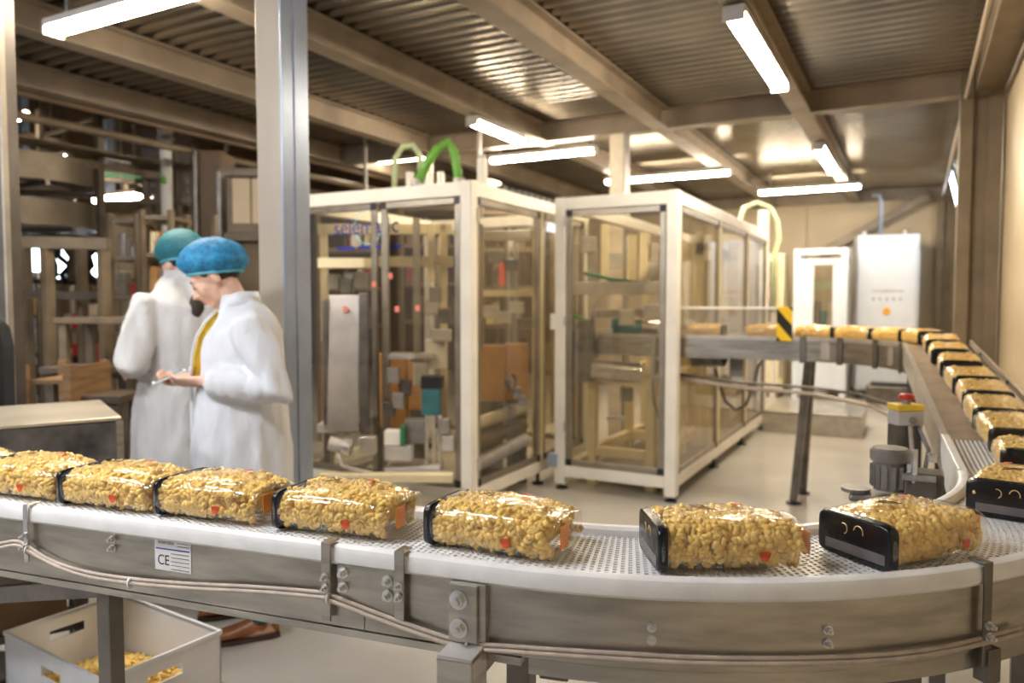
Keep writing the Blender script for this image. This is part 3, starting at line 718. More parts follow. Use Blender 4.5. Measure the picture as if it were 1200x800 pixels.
def bag(path, u, off, label, grp, turn=0., pitch=0., detail=True, dz=0.):
    global nbag
    q, n, t = path.frame(u); o = thing('pasta_bag', label, 'pasta bag', q+n*off+vZ*(.0015+dz), 0, grp)
    o.rotation_euler = (random.uniform(-.01, .01), -pitch, math.atan2(t.y, t.x)+turn)
    k = nbag % 3; nbag += 1
    share('pasta', pastaM[(k+1) % 3], o)['kind'] = 'stuff'; share('film', filmM[k], o)
    e = share('black_end', endM, o)
    if detail:
        share('end_band', bandM, e); share('emblem', goldM, e)
        s_ = share('orange_sticker', stickM, o, (.1385, -.036, .044), R(88)); s_.rotation_euler = (0, 0, R(90))
        r1 = share('red_mark', redM, o, (.046, -.0905, .034)); 
        r2 = share('red_mark', redM, o, (.035, .030, .0935)); r2.rotation_euler = (R(84), 0, 0)
        share('printed_script', inkM, o, (.0, .01, .0945))
    return o
def s_at(path, px, off, z, s0, s1):
    best = None
    for i in range(801):
        u = s0+(s1-s0)*i/800; q = path.p(u, off); q.z = q.z+z; x = 600+F*q.dot(vR)/((q-EYEP).dot(vW))
        if best is None or abs(x-px) < best[0]: best = (abs(x-px), u)
    return best[1]
straight = []
for px, off, turn, lab in ((-14, -.005, -.04, 'clear fusilli bag on the white belt right in front of the steel cabinet'), (62, -.002, .0, 'clear fusilli bag on the white belt above the narrow zinc clamp'), (151, -.002, .03, 'clear fusilli bag on the white belt between zinc clamp and CE plate'), (266, -.004, .0, 'clear fusilli bag on the white belt just past the CE plate'), (408, -.008, .02, 'clear fusilli bag on the white belt above the four bolt joint plate')):
    straight.append((s_at(near, px, off, .04, -2.4, SE), off, turn*.5, lab))
u_ = 9
for u, off, turn, lab in reversed(straight):
    u_ = min(u, u_-.281); bag(near, u_, off, lab, 'pasta bags on the straight white belt', turn)
bag(near, s_at(near, 592, -.01, .04, -2.4, SE), -.01, 'clear fusilli bag where the white belt starts to bend, near the two bolt block', 'pasta bags on the white curve', -.10)
bag(near, s_at(near, 846, -.002, .04, -2.4, SE), -.002, 'clear fusilli bag midway round the white curve, black end seen edge on', 'pasta bags on the white curve', .05)
bag(near, s_at(near, 1060, .01, .04, -2.4, SE), .01, 'fusilli bag on the white curve showing its full black end with gold emblem', 'pasta bags on the white curve', .10)
bag(near, SE-.34, -.01, 'fusilli bag at the end of the white curve, broad black end facing the next bag', 'pasta bags on the white curve', .0)
pa = math.atan((ZT-ZB)/(LD-.12))
ORD = ('first', 'second', 'third', 'fourth', 'fifth', 'sixth', 'seventh', 'eighth')
for i, y in enumerate((2.34, 2.62, 2.90, 3.18, 3.46, 3.82, 4.15, 4.45)):
    u = (y+.135-EP.y)/d.y; bag(slope, u, .035+random.uniform(-.008, .008) - .02*(i > 5), ORD[i]+' fusilli bag up the slope, counted from the ribbed white transfer strip', 'pasta bags queued on the slope', random.uniform(-.06, .06), pa if u > .3 else .0, False, .004 if u < .4 else 0)
ufar = [s_at(far, 955, .01, .04, .05, SF)]
for px in (1003, 1042, 1074): ufar.append(max(.16, min(ufar[-1]-.285, s_at(far, px, .01, .04, .05, SF))))
for i, u in enumerate(ufar):
    bag(far, u, .01, ORD[i]+' fusilli bag after the striped plate on the high curved conveyor', 'pasta bags on the far curve', 0, 0, False)
bag(far, s_at(far, 897, .0, .04, SA, SF), 0, 'fusilli bag inside the clear guard tunnel', None, 0, 0, False)
bag(far, s_at(far, 828, .0, .04, SA, SF), 0, 'fusilli bag at the machine outlet behind the glazed side', None, 0, 0, False)

# ================================================================== GLAZED MACHINES
def glazed(face, a0, a1, fix, z0, z1, root, mull=(), name='glass_panel', handle=None, fw=.045):
    """one door: aluminium frame with corner caps and clear pane; face 'x' lies along X at Y=fix, 'y' lies along Y at X=fix"""
    def bx(m, u0, u1, v0, v1, w0, w1):
        if face == 'x': return m.bx(u0, u1, fix+w0, fix+w1, v0, v1)
        return m.bx(fix-w1, fix-w0, u0, u1, v0, v1)
    dr = bx(MB(), a0+.01, a1-.01, z0+.01, z1-.01, .012, .018).build(name, M_glass, root)
    for u0, u1, v0, v1 in ((a0, a0+fw, z0, z1), (a1-fw, a1, z0, z1)): bx(MB(), u0, u1, v0, v1, 0, .03).build('door_stile', M_alu, dr, bevel=.004)
    for v0, v1 in ((z0, z0+fw), (z1-fw, z1)): bx(MB(), a0+fw+.001, a1-fw-.001, v0, v1, 0, .03).build('door_rail', M_alu, dr, bevel=.004)
    for u in (a0, a1-fw):
        for v in (z0, z1-fw): bx(MB(), u-.002, u+fw+.002, v-.002, v+fw+.002, -.004, .01).build('corner_cap', M_black, dr)
    for u in mull: bx(MB(), u-.02, u+.02, z0+fw, z1-fw, -.002, .028).build('mullion', M_alu, dr)
    return dr
def enclosure(t, x0, x1, y0, y1, zt, fronts, sides, m=M_white, zb=.10):
    pw = .085
    for x in (x0, x1-pw):
        for y in (y0, y1-pw):
            p = MB().bx(x, x+pw, y, y+pw, zb-.06, zt).build('post', m, t, bevel=.005)
            MB().lathe((x+pw/2, y+pw/2, 0), [(.045, 0), (.045, .014), (.015, .02), (.015, zb-.06)], 12).build('foot', M_black, p)
    for y in (y0+.002, y1-pw-.002):
        MB().bx(x0+pw+.001, x1-pw-.001, y, y+pw-.004, zt-.095, zt-.003).build('top_rail', m, t, bevel=.004)
        MB().bx(x0+pw+.001, x1-pw-.001, y, y+pw-.004, zb, zb+.085).build('bottom_rail', m, t, bevel=.004)
    for x in (x0+.002, x1-pw-.002):
        MB().bx(x, x+pw-.004, y0+pw+.001, y1-pw-.001, zt-.095, zt-.003).build('top_rail', m, t, bevel=.004)
        MB().bx(x, x+pw-.004, y0+pw+.001, y1-pw-.001, zb, zb+.085).build('bottom_rail', m, t, bevel=.004)
    za, zc = zb+.09, zt-.10
    for a, b in fronts: glazed('x', a, b, y0+.01, za, zc, t)
    for a, b in fronts: glazed('x', a, b, y1-.04, za, zc, t)
    for a, b in sides: glazed('y', a, b, x1-.01, za, zc, t)
    for i in range(len(sides)-1):
        y = sides[i][1]; MB().bx(x1-pw+.004, x1-.003, y+.001, y+.049, zb+.087, zt-.097).build('mid_post', M_cream if m is M_white else m, t, bevel=.004)
        q = MB().lathe((x1-pw/2, y+.025, 0), [(.045, 0), (.045, .014), (.015, .02), (.015, zb+.02)], 12).build('foot', M_black, t)
# --- right machine
RX0, RX1, RY0, RY1, RZT = -2.42, -1.475, 5.24, 8.90, 2.21
mr = thing('glazed_machine', 'white framed glazed packing machine beside the bag outlet tunnel', 'machine', (0, 0, 0))
enclosure(mr, RX0, RX1, RY0, RY1, RZT, [(RX0+.09, RX1-.09)], [(RY0+.09, 6.55), (6.60, 7.75), (7.80, RY1-.09)])
for z in (.45, 1.25, 2.0): MB().bx(RX0+.078, RX0+.098, RY0-.012, RY0+.002, z, z+.07).build('hinge', M_greyl, mr, bevel=.003)
MB().bx(RX0-.035, RX0-.001, RY0-.01, RY0+.06, 1.22, 1.34).build('door_latch', M_white, mr, bevel=.006)
MB().bx(RX0-.05, RX0+.03, RY0-.02, RY0+.05, .17, .27).build('floor_bracket', M_steelb, mr, bevel=.004)
def blk(root, name, m, px0, px1, py0, py1, dep, th, bevel=.006):
    """block facing the belt side whose outline shows between these pixels at this distance"""
    a = at(px0, py1, dep); b = at(px1, py0, dep); x0, x1 = min(a.x, b.x), max(a.x, b.x); cz = [a.z, b.z]
    c = (a+b)/2; L = (at(px1, py0, dep)-at(px0, py0, dep)).length
    o = MB().bx(-L/2, L/2, 0, th, -abs(a.z-b.z)/2, abs(a.z-b.z)/2).build(name, m, root, bevel=bevel)
    o.location = c; o.rotation_euler = (0, 0, YAW); return o
def rodp(root, name, m, px0, py0, d0, px1, py1, d1, r, n=10):
    return MB().tube([at(px0, py0, d0), at(px1, py1, d1)], r, n).build(name, m, root, auto=True)
# inside: table frame, rollers, motor, gantry
pk = mr
X0, X1 = RX0+.10, RX1-.10
fx0, fx1, fy0, fy1 = X0+.08, X0+.62, 5.45, 7.4
for x in (fx0, fx1-.07):
    for y in (fy0, 6.3, fy1): MB().bx(x, x+.07, y, y+.07, .0, .86).build('frame_leg', M_cream, pk, bevel=.004)
for x in (fx0, fx1-.07):
    for z in (.24, .80): MB().bx(x+.002, x+.068, fy0+.072, fy1, z, z+.07).build('frame_rail', M_cream, pk, bevel=.004)
for y in (fy0, 6.3, fy1):
    for z in (.24, .80): MB().bx(fx0+.072, fx1-.072, y+.002, y+.068, z, z+.07).build('frame_rail', M_cream, pk, bevel=.004)
MB().bx(fx0-.02, X1, 5.5, 8.6, .12, .15).build('base_tray', M_grey, pk)
rodp(pk, 'roller', M_zinc, 693, 433, 5.75, 752, 438, 5.7, .075, 18)
rodp(pk, 'roller', M_greyl, 700, 400, 5.95, 745, 404, 5.95, .05, 16)
blk(pk, 'gear_cover', M_motor, 674, 697, 375, 448, 5.7, .06)
rodp(pk, 'drive_motor', M_teal, 717, 386, 5.9, 752, 388, 5.9, .09, 18)
rodp(pk, 'motor_bell', M_steeld, 750, 388, 5.85, 768, 389, 5.85, .075, 18)
rodp(pk, 'roller', M_greyl, 686, 392, 5.75, 716, 390, 5.85, .04, 14)
blk(pk, 'gantry_beam', M_greyl, 668, 788, 330, 345, 5.8, .08)
blk(pk, 'gantry_beam', M_aluL, 694, 785, 362, 372, 6.3, .10)
rodp(pk, 'guide_strip', M_greend, 712, 327, 6.0, 785, 336, 5.9, .016)
rodp(pk, 'guide_strip', M_greend, 684, 320, 6.0, 712, 326, 6.0, .014)
rodp(pk, 'belt_strip', M_green, 664, 366, 5.85, 692, 378, 5.85, .016)
for px, y0, y1, dp, m in ((709, 262, 335, 6.2, M_cream), (754, 272, 345, 6.4, M_cream), (741, 275, 345, 6.9, M_cream), (672, 285, 335, 5.85, M_greyl), (694, 290, 335, 6.1, M_aluL), (767, 285, 345, 6.6, M_aluL)):
    blk(pk, 'upright', m, px-5, px+5, y0, y1, dp, .06)
for px, py, dp in ((690, 286, 6.0), (720, 305, 6.4), (760, 318, 6.5), (735, 372, 5.7), (765, 365, 5.8)): blk(pk, 'actuator', M_greyl, px-9, px+9, py-9, py+9, dp, .07)
for px, py in ((665, 352), (672, 405), (735, 462), (775, 430), (660, 430)): blk(pk, 'valve', M_grey, px-7, px+7, py-8, py+8, 5.9, .06)
rodp(pk, 'lever', M_zinc, 768, 395, 5.5, 764, 445, 5.5, .018)
MB().tube([at(x, y, 5.5) for x, y in ((764, 440), (766, 470), (772, 490), (776, 500))], .010, 6).build('hose', M_grey, pk, smooth=True)
MB().tube([at(x, y, 5.6) for x, y in ((700, 350), (694, 375), (690, 400), (700, 420))], .010, 6).build('hose', M_steeld, pk, smooth=True)
blk(pk, 'drip_cap', M_coolwhite, 711, 733, 488, 493, 6.3, .05)
blk(pk, 'green_lamp', M_green, 768, 777, 392, 399, 5.6, .02)
blk(pk, 'amber_lamp', M_orangeb, 754, 760, 403, 410, 5.6, .02)
blk(pk, 'red_knob', M_red, 773, 780, 294, 301, 5.8, .03)
for k, (y, z) in enumerate(((6.9, 1.0), (7.6, .95), (8.2, 1.1))): MB().bx(X0+.1, X1-.15, y, y+.35, .15, z).build('drive_cabinet', (M_cream, M_greyl, M_white)[k], pk, bevel=.01)
for k in range(7): MB().cyl((X0+.05, 6.55+.22*k, 1.22), (X1-.05, 6.55+.22*k, 1.22), .03, 12).build('roller', M_zinc, pk)
for x in (X0+.03, X1-.07): MB().bx(x, x+.04, 6.4, 8.5, 1.16, 1.28).build('roller_rail', M_cream, pk)
for x in (X0+.1, X1-.15):
    for y in (6.7, 7.7, 8.5): MB().bx(x, x+.06, y, y+.06, .15, 2.05).build('upright', M_cream, pk)
for y in (6.7, 7.7): MB().bx(X0+.1, X1-.09, y, y+.06, 1.85, 1.95).build('cross_rail', M_cream, pk)

# --- left machine
LX0, LX1, LY0, LY1, LZT = -4.25, -2.56, 4.25, 6.25, 2.215
ml = thing('glazed_machine', 'white framed glazed machine with green hoses and blue lettering on its glass', 'machine', (0, 0, 0))
enclosure(ml, LX0, LX1, LY0, LY1, LZT, [(LX0+.09, -3.34), (-3.30, LX1-.09)], [(LY0+.09, 5.30), (5.35, LY1-.09)])
for z in (.30, 1.95): MB().bx(LX1-.005, LX1+.012, LY0+.07, LY0+.10, z, z+.09).build('hinge', M_greyl, ml, bevel=.003)
# lettering on the front glass
tx = ony(428, 266, LY0+.008); 
text('lettering', 'selematic', .155, M_blueink, ml, (tx.x, LY0+.012, tx.z), (PI/2, 0, 0), .0008, 1.0)
for k, (a, b) in enumerate(((-.26, -.10), (-.07, .04), (.07, .30))): MB().bx(tx.x+a, tx.x+b, LY0+.0115, LY0+.013, tx.z-.155, tx.z-.13).build('printed_line', M_blueink, ml)
rg = MB(); 
for a in range(20):
    b0, b1 = 2*PI*a/20+.2, 2*PI*(a+1)/20+.2
    if .9 < (b0 % (2*PI)) < 5.8: rg.beam((tx.x+.02+.12*math.cos(b0), LY0+.013, tx.z+.12*math.sin(b0)), (tx.x+.02+.12*math.cos(b1), LY0+.013, tx.z+.12*math.sin(b1)), .002, .008)
rg.build('emblem_ring', M_cyanink, ml)
fu = ml
ch = blk(fu, 'film_chute', mat('chute_grey', (.42, .38, .34), .35, .6, .1, 6), 384, 421, 345, 505, 5.0, .012); ch.rotation_euler = (R(-6), 0, YAW)
blk(fu, 'chute_edge', M_steeld, 421, 432, 343, 512, 4.98, .03)
blk(fu, 'chute_edge', M_steeld, 378, 384, 350, 505, 5.0, .03)
blk(fu, 'top_beam', M_cream, 372, 441, 302, 314, 5.4, .08)
blk(fu, 'top_beam', M_cream, 440, 530, 300, 312, 6.1, .08)
blk(fu, 'top_beam', M_cream, 372, 530, 262, 274, 6.2, .08)
for px, y0, y1, dp in ((488, 255, 430, 5.3), (452, 252, 520, 5.2), (505, 262, 330, 6.0), (380, 262, 520, 6.2), (520, 262, 520, 6.2)): blk(fu, 'upright', M_alu if px in (488, 452) else M_cream, px-4, px+4, y0, y1, dp, .05)
blk(fu, 'table_plate', M_greyl, 371, 425, 497, 507, 5.0, .35)
blk(fu, 'table_plate', M_greyl, 452, 508, 415, 421, 5.2, .25)
blk(fu, 'arm', M_white, 498, 522, 398, 432, 5.3, .10); blk(fu, 'arm', M_greyl, 505, 528, 386, 400, 5.2, .10); blk(fu, 'arm', M_greyl, 484, 500, 425, 452, 5.2, .10)
blk(fu, 'motor_head', M_black, 493, 519, 441, 456, 5.1, .12); blk(fu, 'motor', M_teal, 494, 516, 456, 487, 5.1, .12)
blk(fu, 'carriage', M_white, 450, 469, 505, 522, 4.9, .10); blk(fu, 'carriage_end', M_greend, 469, 473, 500, 522, 4.89, .11)
blk(fu, 'slide', M_greyl, 450, 482, 523, 540, 4.9, .12); blk(fu, 'slide', M_motor, 474, 500, 492, 520, 5.0, .12)
rodp(fu, 'servo_motor', M_greyl, 386, 519, 4.85, 402, 523, 4.85, .045, 14); rodp(fu, 'servo_flange', M_zinc, 402, 523, 4.85, 412, 525, 4.85, .055, 14)
blk(fu, 'servo_box', M_aluL, 420, 440, 512, 533, 4.85, .08)
MB().tube([at(x, y, 4.8) for x, y in ((397, 532), (400, 545), (415, 550), (440, 555))], .012, 6).build('hose', M_greyl, fu, smooth=True)
blk(fu, 'base_rail', M_cream, 372, 530, 556, 566, 4.75, .08); blk(fu, 'base_plate', M_greyl, 450, 515, 548, 557, 4.9, .3)
for px in (500, 508, 515): blk(fu, 'guide_rod', M_aluL, px-2, px+2, 487, 548, 5.0, .02)
for px, py, dp in ((460, 440, 5.1), (466, 470, 5.1), (455, 480, 5.1), (474, 455, 5.2), (520, 500, 5.0), (525, 520, 5.0), (515, 420, 5.4), (390, 330, 5.6), (405, 335, 5.6), (422, 328, 5.6), (510, 345, 5.7), (520, 370, 5.7), (505, 360, 5.9)): blk(fu, 'actuator', (M_grey, M_greyl, M_steeld)[(px+py) % 3], px-7, px+7, py-9, py+9, dp, .08)
for px, py in ((404, 362), (438, 333), (457, 323), (465, 362), (489, 361)): blk(fu, 'indicator', M_lampred, px-2.5, px+2.5, py-3.5, py+3.5, 5.0, .02)
# seen through the side: rollers, crank, uprights
blk(fu, 'upright', M_alu, 560, 566, 262, 410, 5.3, .05)
blk(fu, 'cross_beam', M_cream, 560, 625, 340, 347, 6.0, .06); blk(fu, 'cross_beam', M_white, 565, 622, 270, 280, 6.3, .2)
for px, py in ((575, 365), (590, 372), (605, 360), (615, 380), (580, 300), (600, 310)): blk(fu, 'actuator', (M_steeld, M_grey, M_greyl)[px % 3], px-9, px+9, py-7, py+7, 5.9, .08)
rodp(fu, 'roller', M_greyl, 556, 497, 5.3, 612, 478, 5.8, .045, 14); rodp(fu, 'roller', M_steeld, 556, 520, 5.2, 612, 498, 5.8, .05, 14); rodp(fu, 'roller', M_grey, 556, 545, 5.1, 615, 515, 5.7, .05, 14)
MB().tube([at(600, 448, 5.4)+Vector((0, .06*math.cos(a), .06*math.sin(a))) for a in [2*PI*k/12 for k in range(13)]], .010, 6).build('crank_wheel', M_steeld, fu)
for px, py in ((600, 480), (612, 470), (606, 460), (596, 450)): blk(fu, 'chain_part', M_motor, px-5, px+5, py-6, py+6, 5.5, .05)
# cartons behind the unit
for i, (px0, px1, py0, py1, dp) in enumerate(((371, 381, 400, 500, 6.0), (434, 470, 415, 500, 6.0), (472, 492, 425, 480, 5.9), (553, 584, 405, 470, 5.85), (585, 612, 403, 468, 5.95))):
    a = at((px0+px1)/2, py1, dp); b = at((px0+px1)/2, py0, dp); w_ = (px1-px0)*dp/F; h_ = b.z-a.z
    t = thing('carton', ('brown carton standing behind the film chute', 'brown carton between the film chute and the teal motor', 'narrow brown carton just behind the teal motor', 'brown carton behind the glazed side door, left of its pair', 'brown carton behind the glazed side door, right of its pair')[i], 'carton', (a.x, a.y+.1, 0), YAW)
    MB().bx(-w_/2, w_/2, -.1, .12, a.z, b.z).build('body', M_card, t, bevel=.004); MB().bx(-w_/2, w_/2, -.004+.01, .004+.01, b.z, b.z+.002).build('tape', M_cable, t)
    MB().bx(-w_/2+.01, w_/2-.01, -.09, .11, 0.0, a.z-.002).build('plinth', M_steeld, t)
# on top of the left machine
t = thing('green_hose', 'thick bright green hose arching over the top rail of the glazed machine', 'hose'); hp = [at(x, y, 5.2) for x, y in ((488, 207), (500, 192), (512, 175), (525, 166), (533, 180), (536, 200), (538, 212))]
hp[0].z = hp[-1].z = LZT
MB().tube(hp, .032, 10).build('hose', M_green, t, smooth=True); MB().tube([hp[-1], hp[-1]+vZ*.05], .04, 10).build('collar', M_greyl, t); MB().tube([hp[0], hp[0]+vZ*.04], .04, 10).build('collar', M_greyl, t)
t = thing('green_hose', 'thinner pale green hose arching behind the bright green one', 'hose'); hp = [at(x, y, 5.9) for x, y in ((462, 205), (463, 185), (472, 172), (484, 170), (492, 182), (494, 205))]
hp[0].z = hp[-1].z = LZT
MB().tube(hp, .022, 10).build('hose', M_palegreen, t, smooth=True); MB().tube([hp[0], hp[0]+vZ*.05], .03, 10).build('collar', M_greyl, t); MB().tube([hp[-1], hp[-1]+vZ*.05], .03, 10).build('collar', M_greyl, t)
q = at(565, 213, 5.15)
t = thing('air_cylinder', 'upright white air cylinder on top of the glazed machine corner', 'cylinder', (q.x, q.y, LZT)); MB().cyl((0, 0, 0), (0, 0, .17), .035, 14).build('barrel', M_white, t, auto=True); MB().cyl((0, 0, .17), (0, 0, .195), .028, 14).build('cap', M_greyl, t)
for px in (480, 496, 503, 516):
    q = at(px, 210, 5.7); t = thing('standpipe', 'short pale standpipe between the green hoses', 'pipe', (q.x, q.y, LZT-.005), 0, 'standpipes on the glazed machine'); MB().cyl((0, 0, 0), (0, 0, .18+.05*(px % 3)), .03, 12).build('pipe', M_aluL if px != 480 else M_white, t, auto=True); MB().cyl((0, 0, 0), (0, 0, .02), .045, 12).build('flange', M_greyl, t)
t = thing('cable_chain', 'black cable chain along the side top rail of the machine with hoses', 'cable chain', (0, 0, 0))
for k in range(13): MB().bx(LX1-.10, LX1-.04, 4.75+.105*k, 4.75+.105*k+.085, LZT, LZT+.035).build('link', M_black, t, bevel=.004)
t = thing('overhead_duct', 'long cream duct above the rear of the glazed machine with hoses', 'duct'); a = at(372, 207, 7.2); b = at(484, 194, 7.2)
MB().bx(-5.4, -3.6, 6.35, 6.55, 2.50, 2.60).build('duct', M_cream, t, bevel=.01)
for x in (-5.2, -3.8): MB().bx(x, x+.03, 6.43, 6.46, 2.60, CZ-.001).build('hanger', M_grey, t)

# ================================================================== FAR RIGHT CORNER
t = thing('control_cabinet', 'tall pale blue white control cabinet with an orange switch on its door', 'cabinet', (-.42, 12.75, 0), R(10))
MB().bx(-.42, .40, -.3, .3, .12, 2.42).build('body', M_coolwhite, t, bevel=.012); MB().bx(-.40, .38, -.28, .28, 0, .12).build('plinth', M_black, t)
dr = MB().bx(-.41, .36, -.322, -.301, .16, 2.38).build('door', M_coolwhite, t, bevel=.006); MB().cyl((-.02, -.345, 1.30), (-.02, -.322, 1.30), .05, 14).build('orange_switch', M_orangeb, dr)
for k in range(5): MB().cyl((-.2+.09*k, -.335, 1.48), (-.2+.09*k, -.322, 1.48), .018, 10).build('push_button', M_grey, dr)
MB().bx(-.22, .2, -.325, -.322, 1.58, 1.61).build('label_strip', M_greyl, dr)
for x in (-.3, .25): MB().cyl((x, 0, 2.42), (x, 0, 2.50), .03, 8).build('lifting_eye', M_greyl, t)
MB().bx(.401, .43, -.2, .2, .5, 2.2).build('side_panel', M_coolwhite, t, bevel=.006)
t = tag(MB().tube([(-.50, 12.75, 2.42), (-.50, 12.75, 2.95), (-.52, 12.75, 3.03), (-.62, 12.75, 3.05)], .028, 10).build('conduit', M_steelb, smooth=True), 'grey riser pipe from the top of the control cabinet', 'pipe')
t = thing('white_frame_machine', 'white framed machine with a glazed hatch left of the control cabinet', 'machine', (0, 0, 0))
wy0, wy1, wx0, wx1 = 11.95, 12.5, -1.62, -.88
for x in (wx0, wx1-.09):
    for y in (wy0, wy1): MB().bx(x, x+.09, y, y+.09, 0, 2.22).build('post', M_coolwhite, t, bevel=.006)
for z in (.12, 1.98, 2.13): MB().bx(wx0+.09, wx1-.09, wy0+.005, wy0+.085, z, z+.085).build('rail', M_coolwhite, t, bevel=.005)
for x in (wx0, wx1-.09): MB().bx(x+.004, x+.086, wy0+.09, wy1, 2.05, 2.2).build('rail', M_coolwhite, t, bevel=.005)
MB().bx(wx0+.09, wx0+.28, wy0+.02, wy0+.05, .21, 1.97).build('left_panel', M_coolwhite, t); MB().bx(wx1-.20, wx1-.09, wy0+.02, wy0+.05, .21, 1.97).build('right_panel', M_coolwhite, t)
MB().bx(wx0+.28, wx1-.20, wy0+.02, wy0+.05, .21, .95).build('lower_panel', M_coolwhite, t)
MB().bx(wx0+.28, wx1-.20, wy0+.03, wy0+.036, .96, 1.97).build('hatch_glass', M_glass, t)
for k, m in enumerate((M_card, M_grey, M_teal, M_aluL, M_steeld)): MB().bx(wx0+.15+.1*k, wx0+.24+.1*k, wy0+.25, wy0+.5, .6+.12*(k % 3), 1.3+.15*(k % 2)).build('mechanism', m, t, bevel=.006)
MB().bx(wx0+.1, wx1-.1, wy0+.3, wy0+.4, 1.62, 1.75).build('green_bar', M_palegreen, t); MB().bx(wx0-.004, wx0-.001, wy0+.1, wy1, .15, 2.0).build('side_panel', M_coolwhite, t)
t = thing('cream_panel_machine', 'cream enclosure with dark slot between glazed machine and white framed machine', 'machine', (-2.15, 11.9, 0))
MB().bx(0, .40, 0, .5, .1, 2.16).build('body', M_cream, t, bevel=.01); MB().bx(.05, .35, .03, .47, 0, .1).build('plinth', M_steeld, t)
for x, m in ((.06, M_panel), (.20, M_steeld), (.28, M_panel)): MB().bx(x, x+.07, -.02, -.001, 1.15, 2.05).build('door_strip', m, t)
MB().tube([(.38, -.02, .3), (.38, -.02, 1.1)], .018, 8).build('pipe', M_grey, t)
t = thing('floor_step', 'low stainless steel step on the floor below the far conveyor', 'step', (0, 0, 0))
a = onz(893, 505, 0); b = onz(1012, 510, 0)
MB().bx(a.x, b.x, a.y, a.y+.9, .20, .235).build('top', M_steel, t, bevel=.004); MB().bx(a.x+.002, b.x-.002, a.y+.01, a.y+.02, .0, .199).build('riser', M_aluL, t)
MB().bx(a.x+.0, b.x-.002, a.y-.012, a.y+.006, .085, .115).build('edge_strip', M_aluL, t); MB().bx(b.x-.02, b.x-.004, a.y+.022, a.y+.88, 0, .199).build('side_panel', M_steel, t)
MB().bx(a.x+.004, a.x+.02, a.y+.022, a.y+.88, 0, .199).build('side_panel', M_steel, t)
t = thing('black_plinth_unit', 'low dark unit on the floor in front of the control cabinet', 'unit', (-.60, 11.75, 0))
MB().bx(0, .62, 0, .35, 0, .26).build('body', M_steeld, t, bevel=.02); MB().bx(.05, .57, .05, .30, .26, .30).build('lid', M_black, t, bevel=.01)
hp = [at(x, y, 9.2) for x, y in ((862, 255), (872, 243), (887, 237), (902, 243), (911, 260), (913, 280), (908, 295))]
t = thing('pale_hose', 'pale green hose arching down behind the glazed machine', 'hose'); hp.append(Vector((hp[-1].x, hp[-1].y, 1.3))); hp[0].z = 2.2
MB().tube(hp, .03, 10).build('hose', M_palegreen, t, smooth=True); MB().tube([hp[-1], Vector((hp[-1].x, hp[-1].y, 0))], .035, 10).build('stand', M_white, t)
q = at(895, 250, 9.9); t = thing('white_post', 'slim white post rising behind the far end of the glazed machine', 'post', (q.x, q.y, 0)); MB().bx(-.06, .06, -.05, .05, 0, 2.62).build('shaft', M_white, t); MB().bx(-.08, .08, -.07, .07, 0, .02).build('base', M_white, t)

# ================================================================== CRATE, CABINET
t = thing('plastic_crate', 'white open plastic crate of loose pasta on the floor under the belt', 'crate', (-2.355, 1.575, 0), R(-5))
cx, cy, ch_ = .30, .20, .32
MB().bx(-cx+.02, cx-.02, -cy+.02, cy-.02, .004, .012).build('base', M_crate, t)
def cwall(ax, s_, sl):
    L = cx if ax == 'x' else cy; fix = (cy if ax == 'x' else cx)*s_; m = MB(); a, b = fix-.006*s_, fix; a, b = min(a, b), max(a, b); hw = .06
    def seg(u0, u1, z0, z1):
        if ax == 'x': m.bx(u0, u1, a, b, z0, z1)
        else: m.bx(a, b, u0, u1, z0, z1)
    if sl: seg(-L, L, .004, .235); seg(-L, -hw, .235, .270); seg(hw, L, .235, .270); seg(-L, L, .270, ch_)
    else: seg(-L, L, .004, ch_)
    return m.build('wall', M_crate, t)
cwall('x', -1, True); cwall('x', 1, False); cwall('y', -1, True); cwall('y', 1, True)
for x in (-cx-.004, cx-.006): MB().bx(x, x+.010, -cy-.004, cy+.004, ch_-.012, ch_+.004).build('rim', M_crate, t, bevel=.002)
for y in (-cy-.004, cy-.006): MB().bx(-cx+.006, cx-.006, y, y+.010, ch_-.012, ch_+.004).build('rim', M_crate, t, bevel=.002)
MB().bx(.15, .225, -cy-.002, -cy-.0005, .14, .20).build('label', M_paper, t); MB().bx(.19, .215, -cy-.003, -cy-.002, .165, .19).build('red_mark', M_red, t)
lp_ = tag(MB().build('loose_pasta', M_pasta), 'heap of loose yellow fusilli in the white crate', 'pasta', kind='stuff'); bpy.data.objects.remove(lp_)
mb = MB(); rnd = random.Random(5)
def hz(x, y): return .12+.09*math.exp(-((x-.05)/.2)**2-((y-.02)/.14)**2)
for i in range(900):
    x, y = rnd.uniform(-.275, .275), rnd.uniform(-.175, .175); put_fus(mb, Vector((x, y, hz(x, y)+rnd.uniform(-.006, .006))), Vector((rnd.gauss(0, 1), rnd.gauss(0, 1), rnd.gauss(0, .35))).normalized(), rnd.uniform(0, 6), 1.0)
g = 14; vs = []; fs = []
for i in range(g+1):
    for j in range(g+1): x = -.285+.57*i/g; y = -.185+.37*j/g; vs.append((x, y, hz(x, y)-.004))
for i in range(g):
    for j in range(g): fs.append((i*(g+1)+j, (i+1)*(g+1)+j, (i+1)*(g+1)+j+1, i*(g+1)+j+1))
mb.add(vs, fs); mb.bx(-.285, .285, -.185, .185, .013, .05)
hp_ = mb.build('loose_pasta', M_pasta, smooth=True); tag(hp_, 'heap of loose yellow fusilli in the white crate', 'pasta', kind='stuff'); hp_.location = (-2.355, 1.575, 0); hp_.rotation_euler = (0, 0, R(-5))

cr = onz(141, 488, 1.03); fa, sa = R(-117), R(153)
t = thing('steel_cabinet', 'stainless steel topped cabinet beside the start of the white belt', 'cabinet', (cr.x, cr.y, 0), fa-PI)
